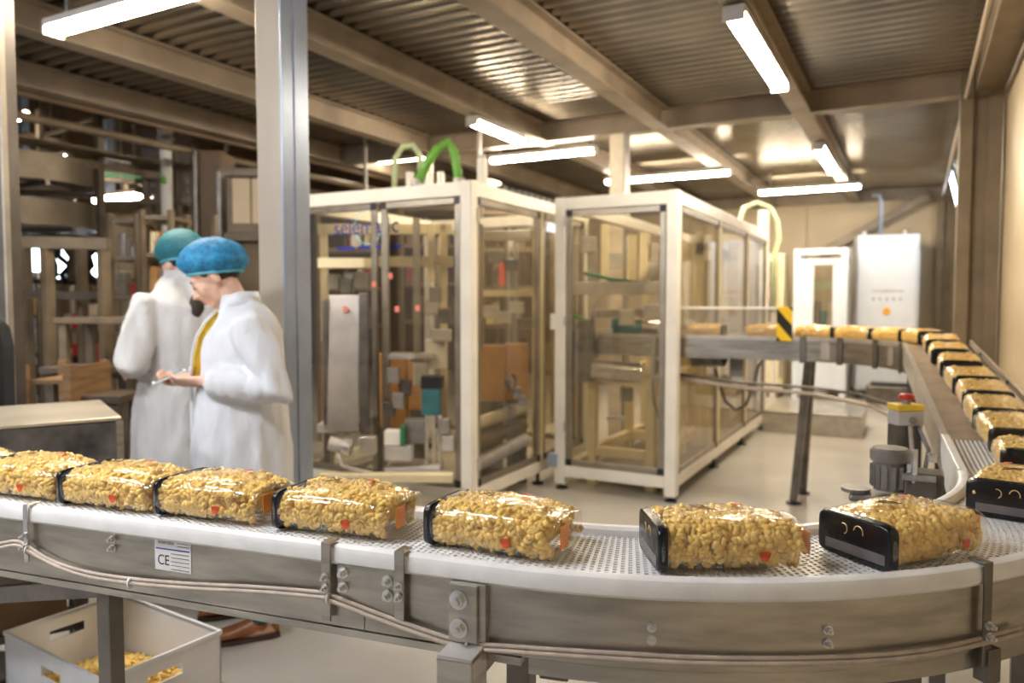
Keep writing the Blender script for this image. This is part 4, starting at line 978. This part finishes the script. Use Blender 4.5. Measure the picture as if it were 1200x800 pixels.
# local: -x runs along the front edge away from the corner, so work in its own axes
u_ = Vector((math.cos(fa), math.sin(fa), 0)); 
W_, D_ = .95, .56
def cb(name, m, x0, x1, y0, y1, z0, z1, bevel=.004): return MB().bx(-x1, -x0, y0, y1, z0, z1).build(name, m, t, bevel=bevel)
sgn = 1 if Vector((math.cos(fa-PI+PI/2), math.sin(fa-PI+PI/2))).dot(Vector((math.cos(sa), math.sin(sa)))) > 0 else -1
def cby(name, m, x0, x1, y0, y1, z0, z1, bevel=.004):
    a, b = (y0, y1) if sgn > 0 else (-y1, -y0); return cb(name, m, x0, x1, a, b, z0, z1, bevel)
cby('top_plate', mat('top_steel', (.62, .55, .43), .35, .55, .1, 5), -.004, W_, -.004, D_, 1.018, 1.03, .003)
cby('front_panel', M_steeld if False else mat('scuffed_steel', (.22, .22, .23), .35, .8, .35, 9, .08, 40), 0, W_, 0, .012, .60, 1.017)
cby('side_panel', mat('scuffed_steel', (.22, .22, .23)), 0, .012, .013, D_, .60, 1.017)
cby('corner_strip', M_steel, -.008, .014, -.008, -.001, .60, 1.017, .002)
cby('bottom_plate', M_steeld, .0, W_, .013, D_, .585, .599)
for x in (.08, W_-.05):
    for y in (.32, D_-.05): cby('leg', M_steeld, x, x+.05, y, y+.05, 0, .584)
cby('lower_shelf', M_steeld, .08, W_, .32, D_-.05, .20, .23)
cby('lower_rail', M_steeld, .131, W_-.051, .325, .365, .40, .45)
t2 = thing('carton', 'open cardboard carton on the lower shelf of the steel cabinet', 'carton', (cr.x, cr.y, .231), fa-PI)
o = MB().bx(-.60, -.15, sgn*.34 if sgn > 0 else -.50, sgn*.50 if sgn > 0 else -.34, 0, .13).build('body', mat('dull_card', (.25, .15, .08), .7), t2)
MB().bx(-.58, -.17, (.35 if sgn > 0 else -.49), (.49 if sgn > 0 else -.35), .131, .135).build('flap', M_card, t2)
q = at(-6, 470, 2.95)
t = thing('black_chair', 'tall black round topped chair back behind the steel cabinet', 'chair', (q.x, q.y, 0), R(28))
pr = [(-.17, .45), (.05, .45), (.06, 1.25), (.045, 1.33), (.0, 1.375), (-.17, 1.385)]
MB().loft([[(x, y, z) for x, z in pr] for y in (-.05, .05)]).build('back_pad', M_black, t, bevel=.02); MB().bx(-.17, .05, -.3, -.06, .42, .5).build('seat_pad', M_black, t, bevel=.02); MB().cyl((-.06, -.15, .05), (-.06, -.15, .42), .03, 10).build('stem', M_steeld, t); MB().lathe((-.06, -.15, 0), [(.2, 0), (.2, .02), (.04, .05)], 14).build('base', M_black, t)

# ================================================================== HALL BEHIND THE PEOPLE
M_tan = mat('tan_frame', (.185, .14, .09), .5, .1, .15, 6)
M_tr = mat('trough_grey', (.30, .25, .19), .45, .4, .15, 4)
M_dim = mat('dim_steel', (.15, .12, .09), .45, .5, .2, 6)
def hall(name, label, cat, group=None): return thing(name, label, cat, (0, 0, 0), 0, group)
# spiral conveyor
sp = at(-12, 230, 7.3); t = thing('spiral_conveyor', 'tall spiral conveyor with curved brown troughs in the dark hall', 'conveyor', (sp.x, sp.y, 0))
MB().cyl((0, 0, 0), (0, 0, 3.6), .12, 14).build('mast', M_dim, t, auto=True); MB().lathe((0, 0, 0), [(.5, 0), (.5, .04), (.15, .08)], 20).build('base', M_dim, t)
for k, (z, r) in enumerate(((2.52, .95), (2.12, .92))):
    prof = [(r-.28, 0), (r-.28, .05), (r-.25, .05), (r-.25, .02), (r-.02, .02), (r-.02, .24), (r, .24), (r, 0)]
    rings = [[(q*math.cos(a), q*math.sin(a), z+zz+.02*math.sin(a)) for q, zz in prof] for a in [2*PI*i/40 for i in range(40)]]
    MB().loft(rings, closed=True).build('trough', M_tr, t, auto=True)
    for i in range(6): a = 2*PI*i/6+.3*k; MB().beam((.1*math.cos(a), .1*math.sin(a), z-.02), ((r-.02)*math.cos(a), (r-.02)*math.sin(a), z-.02), .04, .04).build('arm', M_steeld, t)
for i in range(4): a = 2*PI*i/4+.6; MB().bx(1.0*math.cos(a)-.03, 1.0*math.cos(a)+.03, 1.0*math.sin(a)-.03, 1.0*math.sin(a)+.03, 0, 3.5).build('post', M_dim, t)
# open tan frame
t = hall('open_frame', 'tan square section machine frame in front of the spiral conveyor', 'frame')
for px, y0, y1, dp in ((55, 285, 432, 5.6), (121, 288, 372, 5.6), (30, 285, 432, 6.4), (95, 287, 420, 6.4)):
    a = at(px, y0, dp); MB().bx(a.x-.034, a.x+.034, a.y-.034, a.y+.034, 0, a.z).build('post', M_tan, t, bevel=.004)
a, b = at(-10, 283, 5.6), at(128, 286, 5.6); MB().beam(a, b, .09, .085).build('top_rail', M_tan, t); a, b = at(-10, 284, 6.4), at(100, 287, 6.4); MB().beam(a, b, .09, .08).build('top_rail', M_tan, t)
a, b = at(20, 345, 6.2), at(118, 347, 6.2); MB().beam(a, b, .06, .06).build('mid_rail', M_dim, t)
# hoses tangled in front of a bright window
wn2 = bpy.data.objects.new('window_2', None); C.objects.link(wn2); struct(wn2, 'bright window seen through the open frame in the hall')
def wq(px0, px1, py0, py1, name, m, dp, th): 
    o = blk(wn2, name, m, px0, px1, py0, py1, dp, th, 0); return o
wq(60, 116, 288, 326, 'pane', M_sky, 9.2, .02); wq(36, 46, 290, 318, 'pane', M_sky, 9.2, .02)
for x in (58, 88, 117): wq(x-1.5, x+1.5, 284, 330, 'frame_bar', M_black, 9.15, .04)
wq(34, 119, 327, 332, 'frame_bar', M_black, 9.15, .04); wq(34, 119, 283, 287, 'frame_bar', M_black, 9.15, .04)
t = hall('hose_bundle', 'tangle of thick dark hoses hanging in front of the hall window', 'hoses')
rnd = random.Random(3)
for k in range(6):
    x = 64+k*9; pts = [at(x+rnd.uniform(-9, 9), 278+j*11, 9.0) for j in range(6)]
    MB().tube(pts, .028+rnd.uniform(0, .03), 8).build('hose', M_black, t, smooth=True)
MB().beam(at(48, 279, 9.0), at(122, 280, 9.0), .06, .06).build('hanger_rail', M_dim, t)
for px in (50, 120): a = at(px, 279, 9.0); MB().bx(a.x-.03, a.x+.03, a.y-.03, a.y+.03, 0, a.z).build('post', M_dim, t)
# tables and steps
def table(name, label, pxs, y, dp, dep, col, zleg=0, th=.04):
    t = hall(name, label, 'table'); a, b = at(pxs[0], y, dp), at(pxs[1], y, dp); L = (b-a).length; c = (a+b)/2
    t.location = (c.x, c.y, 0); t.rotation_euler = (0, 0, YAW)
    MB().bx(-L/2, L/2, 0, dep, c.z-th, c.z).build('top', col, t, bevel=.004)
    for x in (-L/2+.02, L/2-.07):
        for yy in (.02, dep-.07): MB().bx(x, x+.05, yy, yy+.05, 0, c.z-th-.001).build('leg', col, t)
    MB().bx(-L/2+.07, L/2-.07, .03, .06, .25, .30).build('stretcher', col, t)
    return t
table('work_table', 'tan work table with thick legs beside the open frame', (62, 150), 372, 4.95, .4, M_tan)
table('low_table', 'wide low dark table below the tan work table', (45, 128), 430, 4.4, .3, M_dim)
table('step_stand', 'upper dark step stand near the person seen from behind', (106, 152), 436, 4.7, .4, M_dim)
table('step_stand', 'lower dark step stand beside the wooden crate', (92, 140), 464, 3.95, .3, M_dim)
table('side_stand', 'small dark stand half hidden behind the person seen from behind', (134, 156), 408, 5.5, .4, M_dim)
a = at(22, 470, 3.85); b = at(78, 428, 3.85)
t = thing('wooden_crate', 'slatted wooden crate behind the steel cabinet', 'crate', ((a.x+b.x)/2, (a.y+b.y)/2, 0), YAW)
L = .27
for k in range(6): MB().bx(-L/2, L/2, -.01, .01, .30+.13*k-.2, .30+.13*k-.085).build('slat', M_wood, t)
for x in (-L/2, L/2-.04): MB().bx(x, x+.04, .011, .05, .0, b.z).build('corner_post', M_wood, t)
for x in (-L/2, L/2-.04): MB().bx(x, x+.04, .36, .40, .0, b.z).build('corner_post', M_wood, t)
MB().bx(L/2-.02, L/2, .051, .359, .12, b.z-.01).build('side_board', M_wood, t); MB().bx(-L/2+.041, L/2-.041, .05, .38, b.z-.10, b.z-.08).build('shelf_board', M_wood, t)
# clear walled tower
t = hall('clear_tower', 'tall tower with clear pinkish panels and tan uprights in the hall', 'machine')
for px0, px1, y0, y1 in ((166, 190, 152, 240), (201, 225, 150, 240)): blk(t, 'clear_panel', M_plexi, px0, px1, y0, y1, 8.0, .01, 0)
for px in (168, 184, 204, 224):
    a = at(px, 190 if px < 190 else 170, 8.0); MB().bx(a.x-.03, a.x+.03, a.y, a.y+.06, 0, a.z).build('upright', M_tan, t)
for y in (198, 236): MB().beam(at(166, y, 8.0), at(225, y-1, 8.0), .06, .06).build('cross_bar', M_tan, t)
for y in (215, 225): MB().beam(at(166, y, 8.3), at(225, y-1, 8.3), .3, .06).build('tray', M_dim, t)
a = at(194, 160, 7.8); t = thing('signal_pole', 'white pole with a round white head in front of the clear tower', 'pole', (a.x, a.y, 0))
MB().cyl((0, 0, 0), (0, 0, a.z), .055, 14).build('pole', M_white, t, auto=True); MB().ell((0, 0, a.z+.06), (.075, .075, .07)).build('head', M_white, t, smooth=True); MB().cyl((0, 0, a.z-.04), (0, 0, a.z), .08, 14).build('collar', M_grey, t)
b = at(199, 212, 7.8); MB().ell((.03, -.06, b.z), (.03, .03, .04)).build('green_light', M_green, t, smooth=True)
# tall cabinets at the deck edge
t = hall('tall_cabinet', 'tall tan panelled cabinet behind the square steel column', 'cabinet'); 
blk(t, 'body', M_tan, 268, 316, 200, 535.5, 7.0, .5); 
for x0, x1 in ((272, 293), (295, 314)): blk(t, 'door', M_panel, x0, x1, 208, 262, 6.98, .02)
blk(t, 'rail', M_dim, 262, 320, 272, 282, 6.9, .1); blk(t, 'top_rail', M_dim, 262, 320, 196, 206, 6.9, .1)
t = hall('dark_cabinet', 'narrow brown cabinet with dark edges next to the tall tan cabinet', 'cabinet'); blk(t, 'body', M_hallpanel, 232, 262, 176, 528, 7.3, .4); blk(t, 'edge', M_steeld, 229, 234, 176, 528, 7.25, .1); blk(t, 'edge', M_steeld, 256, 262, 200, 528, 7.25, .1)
# overhead pipes and rails along the deck edge
t = tag(MB().tube([(EX-.12, -3.5, 2.86), (EX-.12, 12.5, 2.86)], .035, 10).build('edge_pipe', M_tan, smooth=True), 'long tan pipe hung below the deck edge beam', 'pipe')
t = hall('lattice_rail', 'tan lattice rail hung lower beyond the deck edge', 'rail')
for z in (2.86, 2.74): MB().beam((EX-1.0, -3, z), (EX-1.0, 12.5, z), .06, .07).build('chord', M_tan, t)
for k in range(12): MB().beam((EX-1.0, -2.5+1.2*k, 2.74), (EX-1.0, -1.9+1.2*k, 2.86), .03, .03).build('web_bar', M_tan, t)
for k in range(4): MB().bx(EX-1.02, EX-.98, -1+3.6*k, -.96+3.6*k, 2.9, 6).build('hanger', M_dim, t)
t = hall('green_beam', 'dark green rail behind the spiral conveyor in the hall', 'rail'); MB().beam(at(60, 198, 9.6), at(172, 206, 9.6), .12, .10).build('rail', M_greend, t); MB().beam(at(60, 206, 9.6), at(172, 214, 9.6), .14, .05).build('lower_flange', M_dim, t)
for px in (75, 160): a = at(px, 200, 9.6); MB().bx(a.x-.03, a.x+.03, a.y-.03, a.y+.03, a.z+.05, 6).build('hanger', M_dim, t)
for i, (px, dp, y) in enumerate(((26, 10.5, 100), (48, 10.6, 130), (126, 9.8, 150), (150, 10.3, 160))):
    a = at(px, y, dp); t = thing('hall_post', 'slim steel post standing in the dark hall', 'post', (a.x, a.y, 0), 0, 'posts in the hall'); MB().bx(-.05, .05, -.05, .05, 0, 5.99).build('shaft', M_dim if i % 2 else M_steelb, t); MB().bx(-.09, .09, -.09, .09, 0, .02).build('base', M_dim, t)
t = hall('bent_pipe', 'bent tan pipe above the spiral conveyor', 'pipe'); MB().tube([at(x, y, 8.7) for x, y in ((12, 158), (50, 160), (72, 168), (82, 180), (84, 200), (84, 330))], .04, 8).build('pipe', M_tan, t, smooth=True); MB().tube([at(x, y, 8.7) for x, y in ((12, 166), (60, 157), (100, 142), (135, 135))], .025, 8).build('branch', M_dim, t, smooth=True)
# pale partition and shelving that fill the middle of the hall
t = hall('pale_partition', 'pale lit partition of upright panels behind the clear tower', 'partition')
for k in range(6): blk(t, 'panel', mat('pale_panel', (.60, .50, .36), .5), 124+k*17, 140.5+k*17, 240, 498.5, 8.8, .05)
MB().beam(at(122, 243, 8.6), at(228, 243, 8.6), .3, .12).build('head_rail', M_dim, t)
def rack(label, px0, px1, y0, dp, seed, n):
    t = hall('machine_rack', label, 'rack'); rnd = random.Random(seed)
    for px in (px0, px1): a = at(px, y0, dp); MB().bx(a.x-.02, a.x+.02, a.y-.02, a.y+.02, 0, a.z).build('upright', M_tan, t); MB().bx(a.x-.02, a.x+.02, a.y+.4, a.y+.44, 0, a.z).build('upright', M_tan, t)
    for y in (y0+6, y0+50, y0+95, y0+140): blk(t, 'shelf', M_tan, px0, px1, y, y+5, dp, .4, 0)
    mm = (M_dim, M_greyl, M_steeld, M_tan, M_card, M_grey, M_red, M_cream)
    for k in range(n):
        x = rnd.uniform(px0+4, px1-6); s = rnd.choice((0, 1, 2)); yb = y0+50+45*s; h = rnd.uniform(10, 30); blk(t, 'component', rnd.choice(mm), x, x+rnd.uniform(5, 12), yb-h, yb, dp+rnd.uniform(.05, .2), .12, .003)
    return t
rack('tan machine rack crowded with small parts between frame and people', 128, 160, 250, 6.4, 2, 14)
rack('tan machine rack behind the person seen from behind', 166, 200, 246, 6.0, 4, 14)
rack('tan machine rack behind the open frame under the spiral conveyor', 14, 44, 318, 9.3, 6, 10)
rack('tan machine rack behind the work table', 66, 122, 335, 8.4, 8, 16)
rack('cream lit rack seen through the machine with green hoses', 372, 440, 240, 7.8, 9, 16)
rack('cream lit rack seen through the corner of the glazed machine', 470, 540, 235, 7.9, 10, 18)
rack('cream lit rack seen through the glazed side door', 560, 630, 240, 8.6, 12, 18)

# ================================================================== PEOPLE
def hand(mb, W, D, N, side, curl=.6, s=1.):
    """palm and five fingers. D along the hand, N out of the palm, side +1/-1 puts the thumb"""
    D, N = Vector(D).normalized(), Vector(N); N = (N-D*N.dot(D)).normalized(); S = D.cross(N)*side
    k = W+D*.085*s
    rings = []
    for f, wd, th in ((-.02, .024, .018), (.02, .030, .016), (.055, .038, .014), (.085, .040, .012)):
        c = W+D*f*s; rings.append([c+S*(wd*s*math.cos(a))+N*(th*s*math.sin(a)) for a in [2*PI*i/12 for i in range(12)]])
    mb.loft(rings)
    for i, (o, L) in enumerate(((.030, .070), (.010, .078), (-.010, .072), (-.029, .056))):
        p = W+D*(.078*s)+S*(o*s); pts = [p-D*.012*s, p]; dirv = D.copy(); c = curl*(1+.12*i)
        for seg, fr_ in enumerate((.45, .3, .25)):
            dirv = (dirv*math.cos(c*(.75 if seg == 0 else .9))+N*math.sin(c*(.75 if seg == 0 else .9))).normalized()
            p = p+dirv*(L*fr_*s); pts.append(p.copy())
            # turn the bend plane with the finger
            ax = D.cross(N); 
        mb.tube(pts, [.0095*s, .0095*s, .0088*s, .008*s, .0065*s], 8)
    b = W+D*.02*s+S*.026*s; dv = (D*.75+S*.65+N*.25).normalized(); p1 = b+dv*.04*s; dv2 = (D*.9+N*.4+S*.1).normalized(); p2 = p1+dv2*.03*s; p3 = p2+(D*.8+N*.5-S*.15).normalized()*.024*s
    mb.tube([b-dv*.01, b, p1, p2, p3], [.013*s, .013*s, .011*s, .0095*s, .007*s], 8)
def fold(o, amp, seed, sz=(9, 9, 2.6)):
    me = o.data
    for v in me.vertices:
        p = v.co; n = v.normal; q = Vector((p.x*sz[0]+seed, p.y*sz[1], p.z*sz[2]))
        r = 1-abs(noise.noise(q))*2; r2 = noise.noise(q*2.3+Vector((5, 1, 2)))
        v.co = p+n*(amp*(r*.7+r2*.5))
    me.update()
def ring(cx, cy, z, rx, ry, n=28, ex=.85): return [(cx+rx*math.copysign(abs(math.cos(a))**ex, math.cos(a)), cy+ry*math.copysign(abs(math.sin(a))**ex, math.sin(a)), z) for a in [2*PI*i/n for i in range(n)]]
def person(label, loc, rz, P):
    t = thing('person', label, 'person', loc, rz); H = P['head']; hc = Vector(H['c'])
    HM = Matrix.Rotation(H.get('yaw', 0), 3, 'Z') @ Matrix.Rotation(H['pitch'], 3, 'X')
    hp = lambda x, y, z: hc+HM @ Vector((x, y, z))
    mb = MB()
    # head
    mb.ell(hp(0, .010, .030), (.072, .092, .086), HM, 20, 13); mb.ell(hp(0, -.036, -.040), (.054, .056, .072), HM, 18, 11)
    mb.ell(hp(0, -.066, -.098), (.026, .022, .020), HM); mb.ell(hp(0, -.076, .022), (.050, .018, .016), HM)
    for e in (-1, 1):
        mb.ell(hp(e*.034, -.062, -.030), (.025, .026, .030), HM); mb.ell(hp(e*.073, .008, -.018), (.010, .020, .031), HM)
        mb.ell(hp(e*.012, -.100, -.038), (.010, .011, .009), HM); mb.ell(hp(e*.031, -.078, .0), (.016, .012, .010), HM)
    mb.tube([hp(0, -.086, .014), hp(0, -.098, -.010), hp(0, -.116, -.034), hp(0, -.100, -.046)], [.010, .010, .013, .009], 10)
    mb.ell(hp(0, -.090, -.062), (.021, .012, .008), HM); mb.ell(hp(0, -.088, -.076), (.019, .012, .008), HM)
    nb = Vector(P['neck']); mb.tube([hp(0, .022, -.02), hp(0, .018, -.085), nb, nb-vZ*.10], [.056, .053, .058, .085], 16)
    # torso and legs under the clothes
    mb.loft([ring(0, P.get('cy', 0), z, rx, ry, 24, 1.) for z, rx, ry in ((.82, .14, .11), (.92, .165, .12), (1.08, .135, .10), (1.24, .155, .11), (1.34, .17, .09), (nb.z-.03, .075, .07))])
    for s_, ft in ((1, P['footL']), (-1, P['footR'])):
        f_ = Vector(ft); hip = Vector((.085*s_, P.get('cy', 0), .90)); an = Vector((f_.x, f_.y+.03, .09)); kn = hip.lerp(an, .52)+Vector((0, -.02, 0))
        mb.tube([hip+vZ*.03, hip.lerp(kn, .35), kn, kn.lerp(an, .35), an, an-vZ*.05], [.085, .078, .055, .055, .040, .038], 14)
        mb.tube([an-vZ*.045+Vector((0, .03, 0)), an+Vector((0, -.05, -.05)), an+Vector((0, -.15, -.062))], [.034, .036, .022], 12)
    for s_ in (1, -1):
        sh, el, wr = (Vector(x) for x in (P['armL'] if s_ == 1 else P['armR']))
        mb.tube([sh, sh.lerp(el, .5), el, el.lerp(wr, .45), wr, wr+(wr-el).normalized()*.01], [.052, .046, .040, .038, .026, .024], 12)
        dv, nn, cu, sd = P['handL'] if s_ == 1 else P['handR']; hand(mb, wr, dv, nn, sd, cu, 1.12)
    remeshed(mb, 'body', M_skin, t, .0072, 4, .5)
    # face details
    for e in (-1, 1):
        MB().tube([hp(e*(.031+x), -.0885+abs(x)*.25, .026-abs(x)*.25) for x in (-.018, -.008, .004, .016)], [.0025, .0042, .004, .002], 6).build('eyebrow', M_hair, t)
        MB().tube([hp(e*(.031+x), -.0915+x*x*18, -.005+x*x*14) for x in (-.016, -.008, 0, .008, .016)], .0028, 6).build('eyelashes', M_hair, t)
    MB().ell(hp(0, -.0975, -.0615), (.019, .0065, .0052), HM).build('upper_lip', M_lip, t, smooth=True); MB().ell(hp(0, -.0955, -.0755), (.016, .0065, .0058), HM).build('lower_lip', M_lip, t, smooth=True)
    h = MB(); h.ell(hp(0, .030, .016), (.077, .080, .080), HM, 18, 11); h.ell(hp(0, .070, -.030), (.045, .035, .035), HM)
    for e in (-1, 1): h.ell(hp(e*.064, -.018, .030), (.011, .024, .024), HM)
    if P.get('pony'):
        a, b = Vector(P['pony'][0]), Vector(P['pony'][1]); h.tube([hp(0, .07, -.03), a.lerp(hp(0, .07, -.03), .25), a, a.lerp(b, .5), b], [.030, .022, .038, .050, .030], 12)
    remeshed(h, 'hair', M_hair, t, .008, 4)
    # cap
    cp_ = P['cap']; CR = Matrix.Rotation(cp_['tilt'], 3, 'X'); rings = []; m_, n_2 = 15, 40
    for i in range(m_):
        tt = i/(m_-1); th = -.36+tt*(PI/2+.36-.02); r_ = math.cos(th); zz = math.sin(th); rg_ = []
        for k in range(n_2):
            a = 2*PI*k/n_2; g_ = 1+.025*math.sin(a*13)*max(0, 1-tt*1.3)+.05*noise.noise(Vector((math.cos(a)*2, math.sin(a)*2, tt*3+cp_['seed'])))
            sq = .80+.20*min(1, tt/.18)
            lp2 = Vector(cp_['c'])+CR @ Vector((cp_['r'][0]*r_*math.cos(a)*g_*sq, cp_['r'][1]*r_*math.sin(a)*g_*sq, cp_['r'][2]*zz*g_)); rg_.append(hp(*lp2))
        rings.append(rg_)
    co = MB().loft(rings).build('hairnet', cp_['m'], t, smooth=True)
    MB().tube(rings[0]+[rings[0][0], rings[0][1]], .0065, 7).build('elastic_band', P['band'], co, smooth=True)
    # coat
    c = MB(); c.loft([ring(0, y, z, rx, ry) for z, y, rx, ry in P['coat']])
    for s_ in (1, -1):
        sh, el, wr = (Vector(x) for x in (P['armL'] if s_ == 1 else P['armR']))
        c.tube([sh+Vector((-.06*s_, 0, .005)), sh, sh.lerp(el, .5), el, el.lerp(wr, .5), wr-(wr-el).normalized()*.06, wr-(wr-el).normalized()*.028], [.072, .083, .074, .070, .066, .060, .046], 16)
    cm = remeshed(c, 'lab_coat', P['coatm'], t, .0125, 3, .5); fold(cm, P.get('fold', .009), P['cap']['seed'])
    # collar ring and lapels
    cl = MB(); zt, y0, rx, ry = P['collar']
    rr = [[(k_*rx*math.cos(a), y0+k_*ry*math.sin(a), zt+dz-.03*max(0, -math.sin(a))) for a in [R(-62)+R(304)*i/22 for i in range(23)]] for k_, dz in ((1.0, .0), (.86, .055), (.97, .065), (1.16, .012))]
    vs = [p for r_ in rr for p in r_]; fs = [(i*23+j, i*23+j+1, ((i+1) % 4)*23+j+1, ((i+1) % 4)*23+j) for i in range(4) for j in range(22)]
    cl.add(vs, fs); cl.build('collar', P['coatm'], cm, smooth=True)
    if P.get('shirt'):
        m = MB(); st_ = P['shirt']; L_ = []; 
        for z, x0, x1, y in st_: L_.append([(x0, y, z), ((x0+x1)/2, y-.012, z), (x1, y, z), (x1, y+.03, z), (x0, y+.03, z)])
        m.loft(L_).build('shirt', M_shirt, t, smooth=True)
        for e in (-1, 1):
            pts = [((x1 if e > 0 else x0)+e*.006, y-.014, z) for z, x0, x1, y in st_]
            MB().tube(pts, .011, 8, .5).build('lapel', P['coatm'], cm, smooth=True)
        xx = [(z, y) for z, _, _, y in P['coat'] if z < 1.1]
        MB().tube([(.01, P['fronty'](z)-.004, z) for z in (1.15, 1.05, .95, .85, .75, .65, .55)], .008, 6).build('front_edge', P['coatm'], cm, smooth=True)
    # trousers and shoes
    for s_, ft in ((1, P['footL']), (-1, P['footR'])):
        f_ = Vector(ft); hip = Vector((.085*s_, P.get('cy', 0), .88)); an = Vector((f_.x, f_.y+.03, .075)); kn = hip.lerp(an, .52)+Vector((0, -.02, 0))
        o = remeshed(MB().tube([hip+vZ*.06, hip, hip.lerp(kn, .5), kn, kn.lerp(an, .5), an], [.10, .105, .095, .078, .070, .066], 16), 'trouser_leg', P['trou'], t, .011, 3); fold(o, .004, s_*3, (14, 14, 9))
        sh_ = []
        for y, w_, h_ in ((.075, .026, .065), (.06, .034, .085), (.03, .038, .10), (-.02, .038, .088), (-.07, .041, .066), (-.12, .044, .052), (-.165, .040, .042), (-.195, .024, .030)):
            sh_.append([(f_.x+w_*math.cos(a), f_.y+y, .014+max(0, h_*.5+h_*.5*math.sin(a))) for a in [2*PI*i/14 for i in range(14)]])
        so = MB().loft(sh_).build('shoe', P['shoe'], t, smooth=True)
        sl = [(f_.x+w_*1.05, f_.y+y) for y, w_ in ((.078, .022), (.05, .036), (-.02, .038), (-.12, .046), (-.17, .040), (-.20, .02))]; sl += [(2*f_.x-x, y) for x, y in reversed(sl)]
        MB().prism(sl, 0, .018).build('sole', M_sole, so)
    return t
def frame_dir(r, f): v = vR*r+vF*f; return math.atan2(v.y, v.x)+PI/2
W0 = Vector((-2.575, 2.345, 0))
fy = lambda z: -.205+.0*(1.1-z)
wom = dict(head=dict(c=(0, -.105, 1.535), pitch=R(36), yaw=R(-6)), neck=(0, -.01, 1.40), cy=0,
    footL=(.145, .055, 0), footR=(-.145, -.0, 0),
    armL=((.17, .03, 1.315), (.275, .135, 1.065), (.125, -.155, 1.10)), armR=((-.165, .02, 1.315), (-.235, .04, 1.07), (-.045, -.185, 1.10)),
    handL=((-.48, -1, -.05), (-.55, .1, .9), .4, 1), handR=((.22, -1, -.05), (.55, .1, .9), .4, -1),
    cap=dict(r=(.112, .145, .112), c=(0, .034, .040), tilt=R(-30), seed=1.7, m=M_cap), band=M_capband,
    coat=((.50, .0, .225, .205), (.62, .0, .22, .205), (.80, .0, .205, .198), (.95, .0, .19, .188), (1.08, .0, .175, .172), (1.20, .005, .175, .165), (1.30, .015, .18, .148), (1.355, .02, .165, .115), (1.395, .012, .11, .088), (1.425, .0, .074, .072), (1.45, -.008, .066, .066)),
    coatm=M_coat, collar=(1.405, -.004, .082, .082), fold=.019,
    shirt=((1.39, -.050, .050, -.080), (1.34, -.055, .058, -.128), (1.28, -.050, .052, -.162), (1.20, -.042, .038, -.180), (1.10, -.03, .022, -.186)), fronty=lambda z: -.196,
    trou=M_trou, shoe=M_shoe)
person('person in white lab coat and bright blue hairnet looking down at a phone', W0, frame_dir(-.93, -.36), wom)
man = dict(head=dict(c=(0, -.03, 1.615), pitch=R(28), yaw=R(10)), neck=(0, .01, 1.49), cy=0,
    footL=(.11, 0, 0), footR=(-.11, -.03, 0),
    armL=((.185, .03, 1.40), (.295, .10, 1.15), (.16, -.19, 1.12)), armR=((-.185, .02, 1.40), (-.25, .02, 1.13), (-.05, -.20, 1.12)),
    handL=((-.1, -1, -.2), (-.5, .2, -.6), .5, 1), handR=((.5, -.8, -.1), (.3, .1, .9), .5, -1),
    cap=dict(r=(.112, .142, .118), c=(0, .034, .042), tilt=R(-22), seed=4.1, m=M_cap2), band=M_capband, pony=None,
    coat=((.63, .0, .245, .215), (.78, .0, .238, .21), (.95, .0, .222, .198), (1.10, .0, .185, .172), (1.16, .0, .195, .182), (1.28, .01, .20, .19), (1.40, .02, .20, .165), (1.47, .02, .165, .12), (1.525, .018, .11, .09), (1.555, .012, .08, .08)),
    coatm=M_coat2, collar=(1.515, .01, .090, .090), fold=.021, trou=M_troub, shoe=M_black)
MW = Matrix.Translation(Vector((-3.19, 2.55, 0))) @ Matrix.Rotation(frame_dir(-.75, .66), 4, 'Z')
man['pony'] = tuple(tuple(MW.inverted() @ at(x, y, dd)) for x, y, dd in ((231, 350, 3.66), (225, 373, 3.60)))
person('person in off-white lab coat and teal hairnet, seen from behind', Vector((-3.19, 2.55, 0)), frame_dir(-.75, .66), man)
# phone held in both hands
rzw = frame_dir(-.93, -.36)
t = thing('phone', 'pale smartphone held by the person in the bright blue hairnet', 'phone', W0+Matrix.Rotation(rzw, 3, 'Z') @ Vector((.008, -.285, 1.112)), rzw+R(8))
b_ = MB().bx(-.034, .034, -.07, .07, -.004, .004).build('case', mat('phone_white', (.75, .78, .82), .3), t, bevel=.003); b_.rotation_euler = (R(22), 0, 0)
s_ = MB().bx(-.030, .030, -.058, .058, .0042, .0048).build('screen', mat('screen_dark', (.06, .08, .11), .1), t); s_.rotation_euler = (R(22), 0, 0)
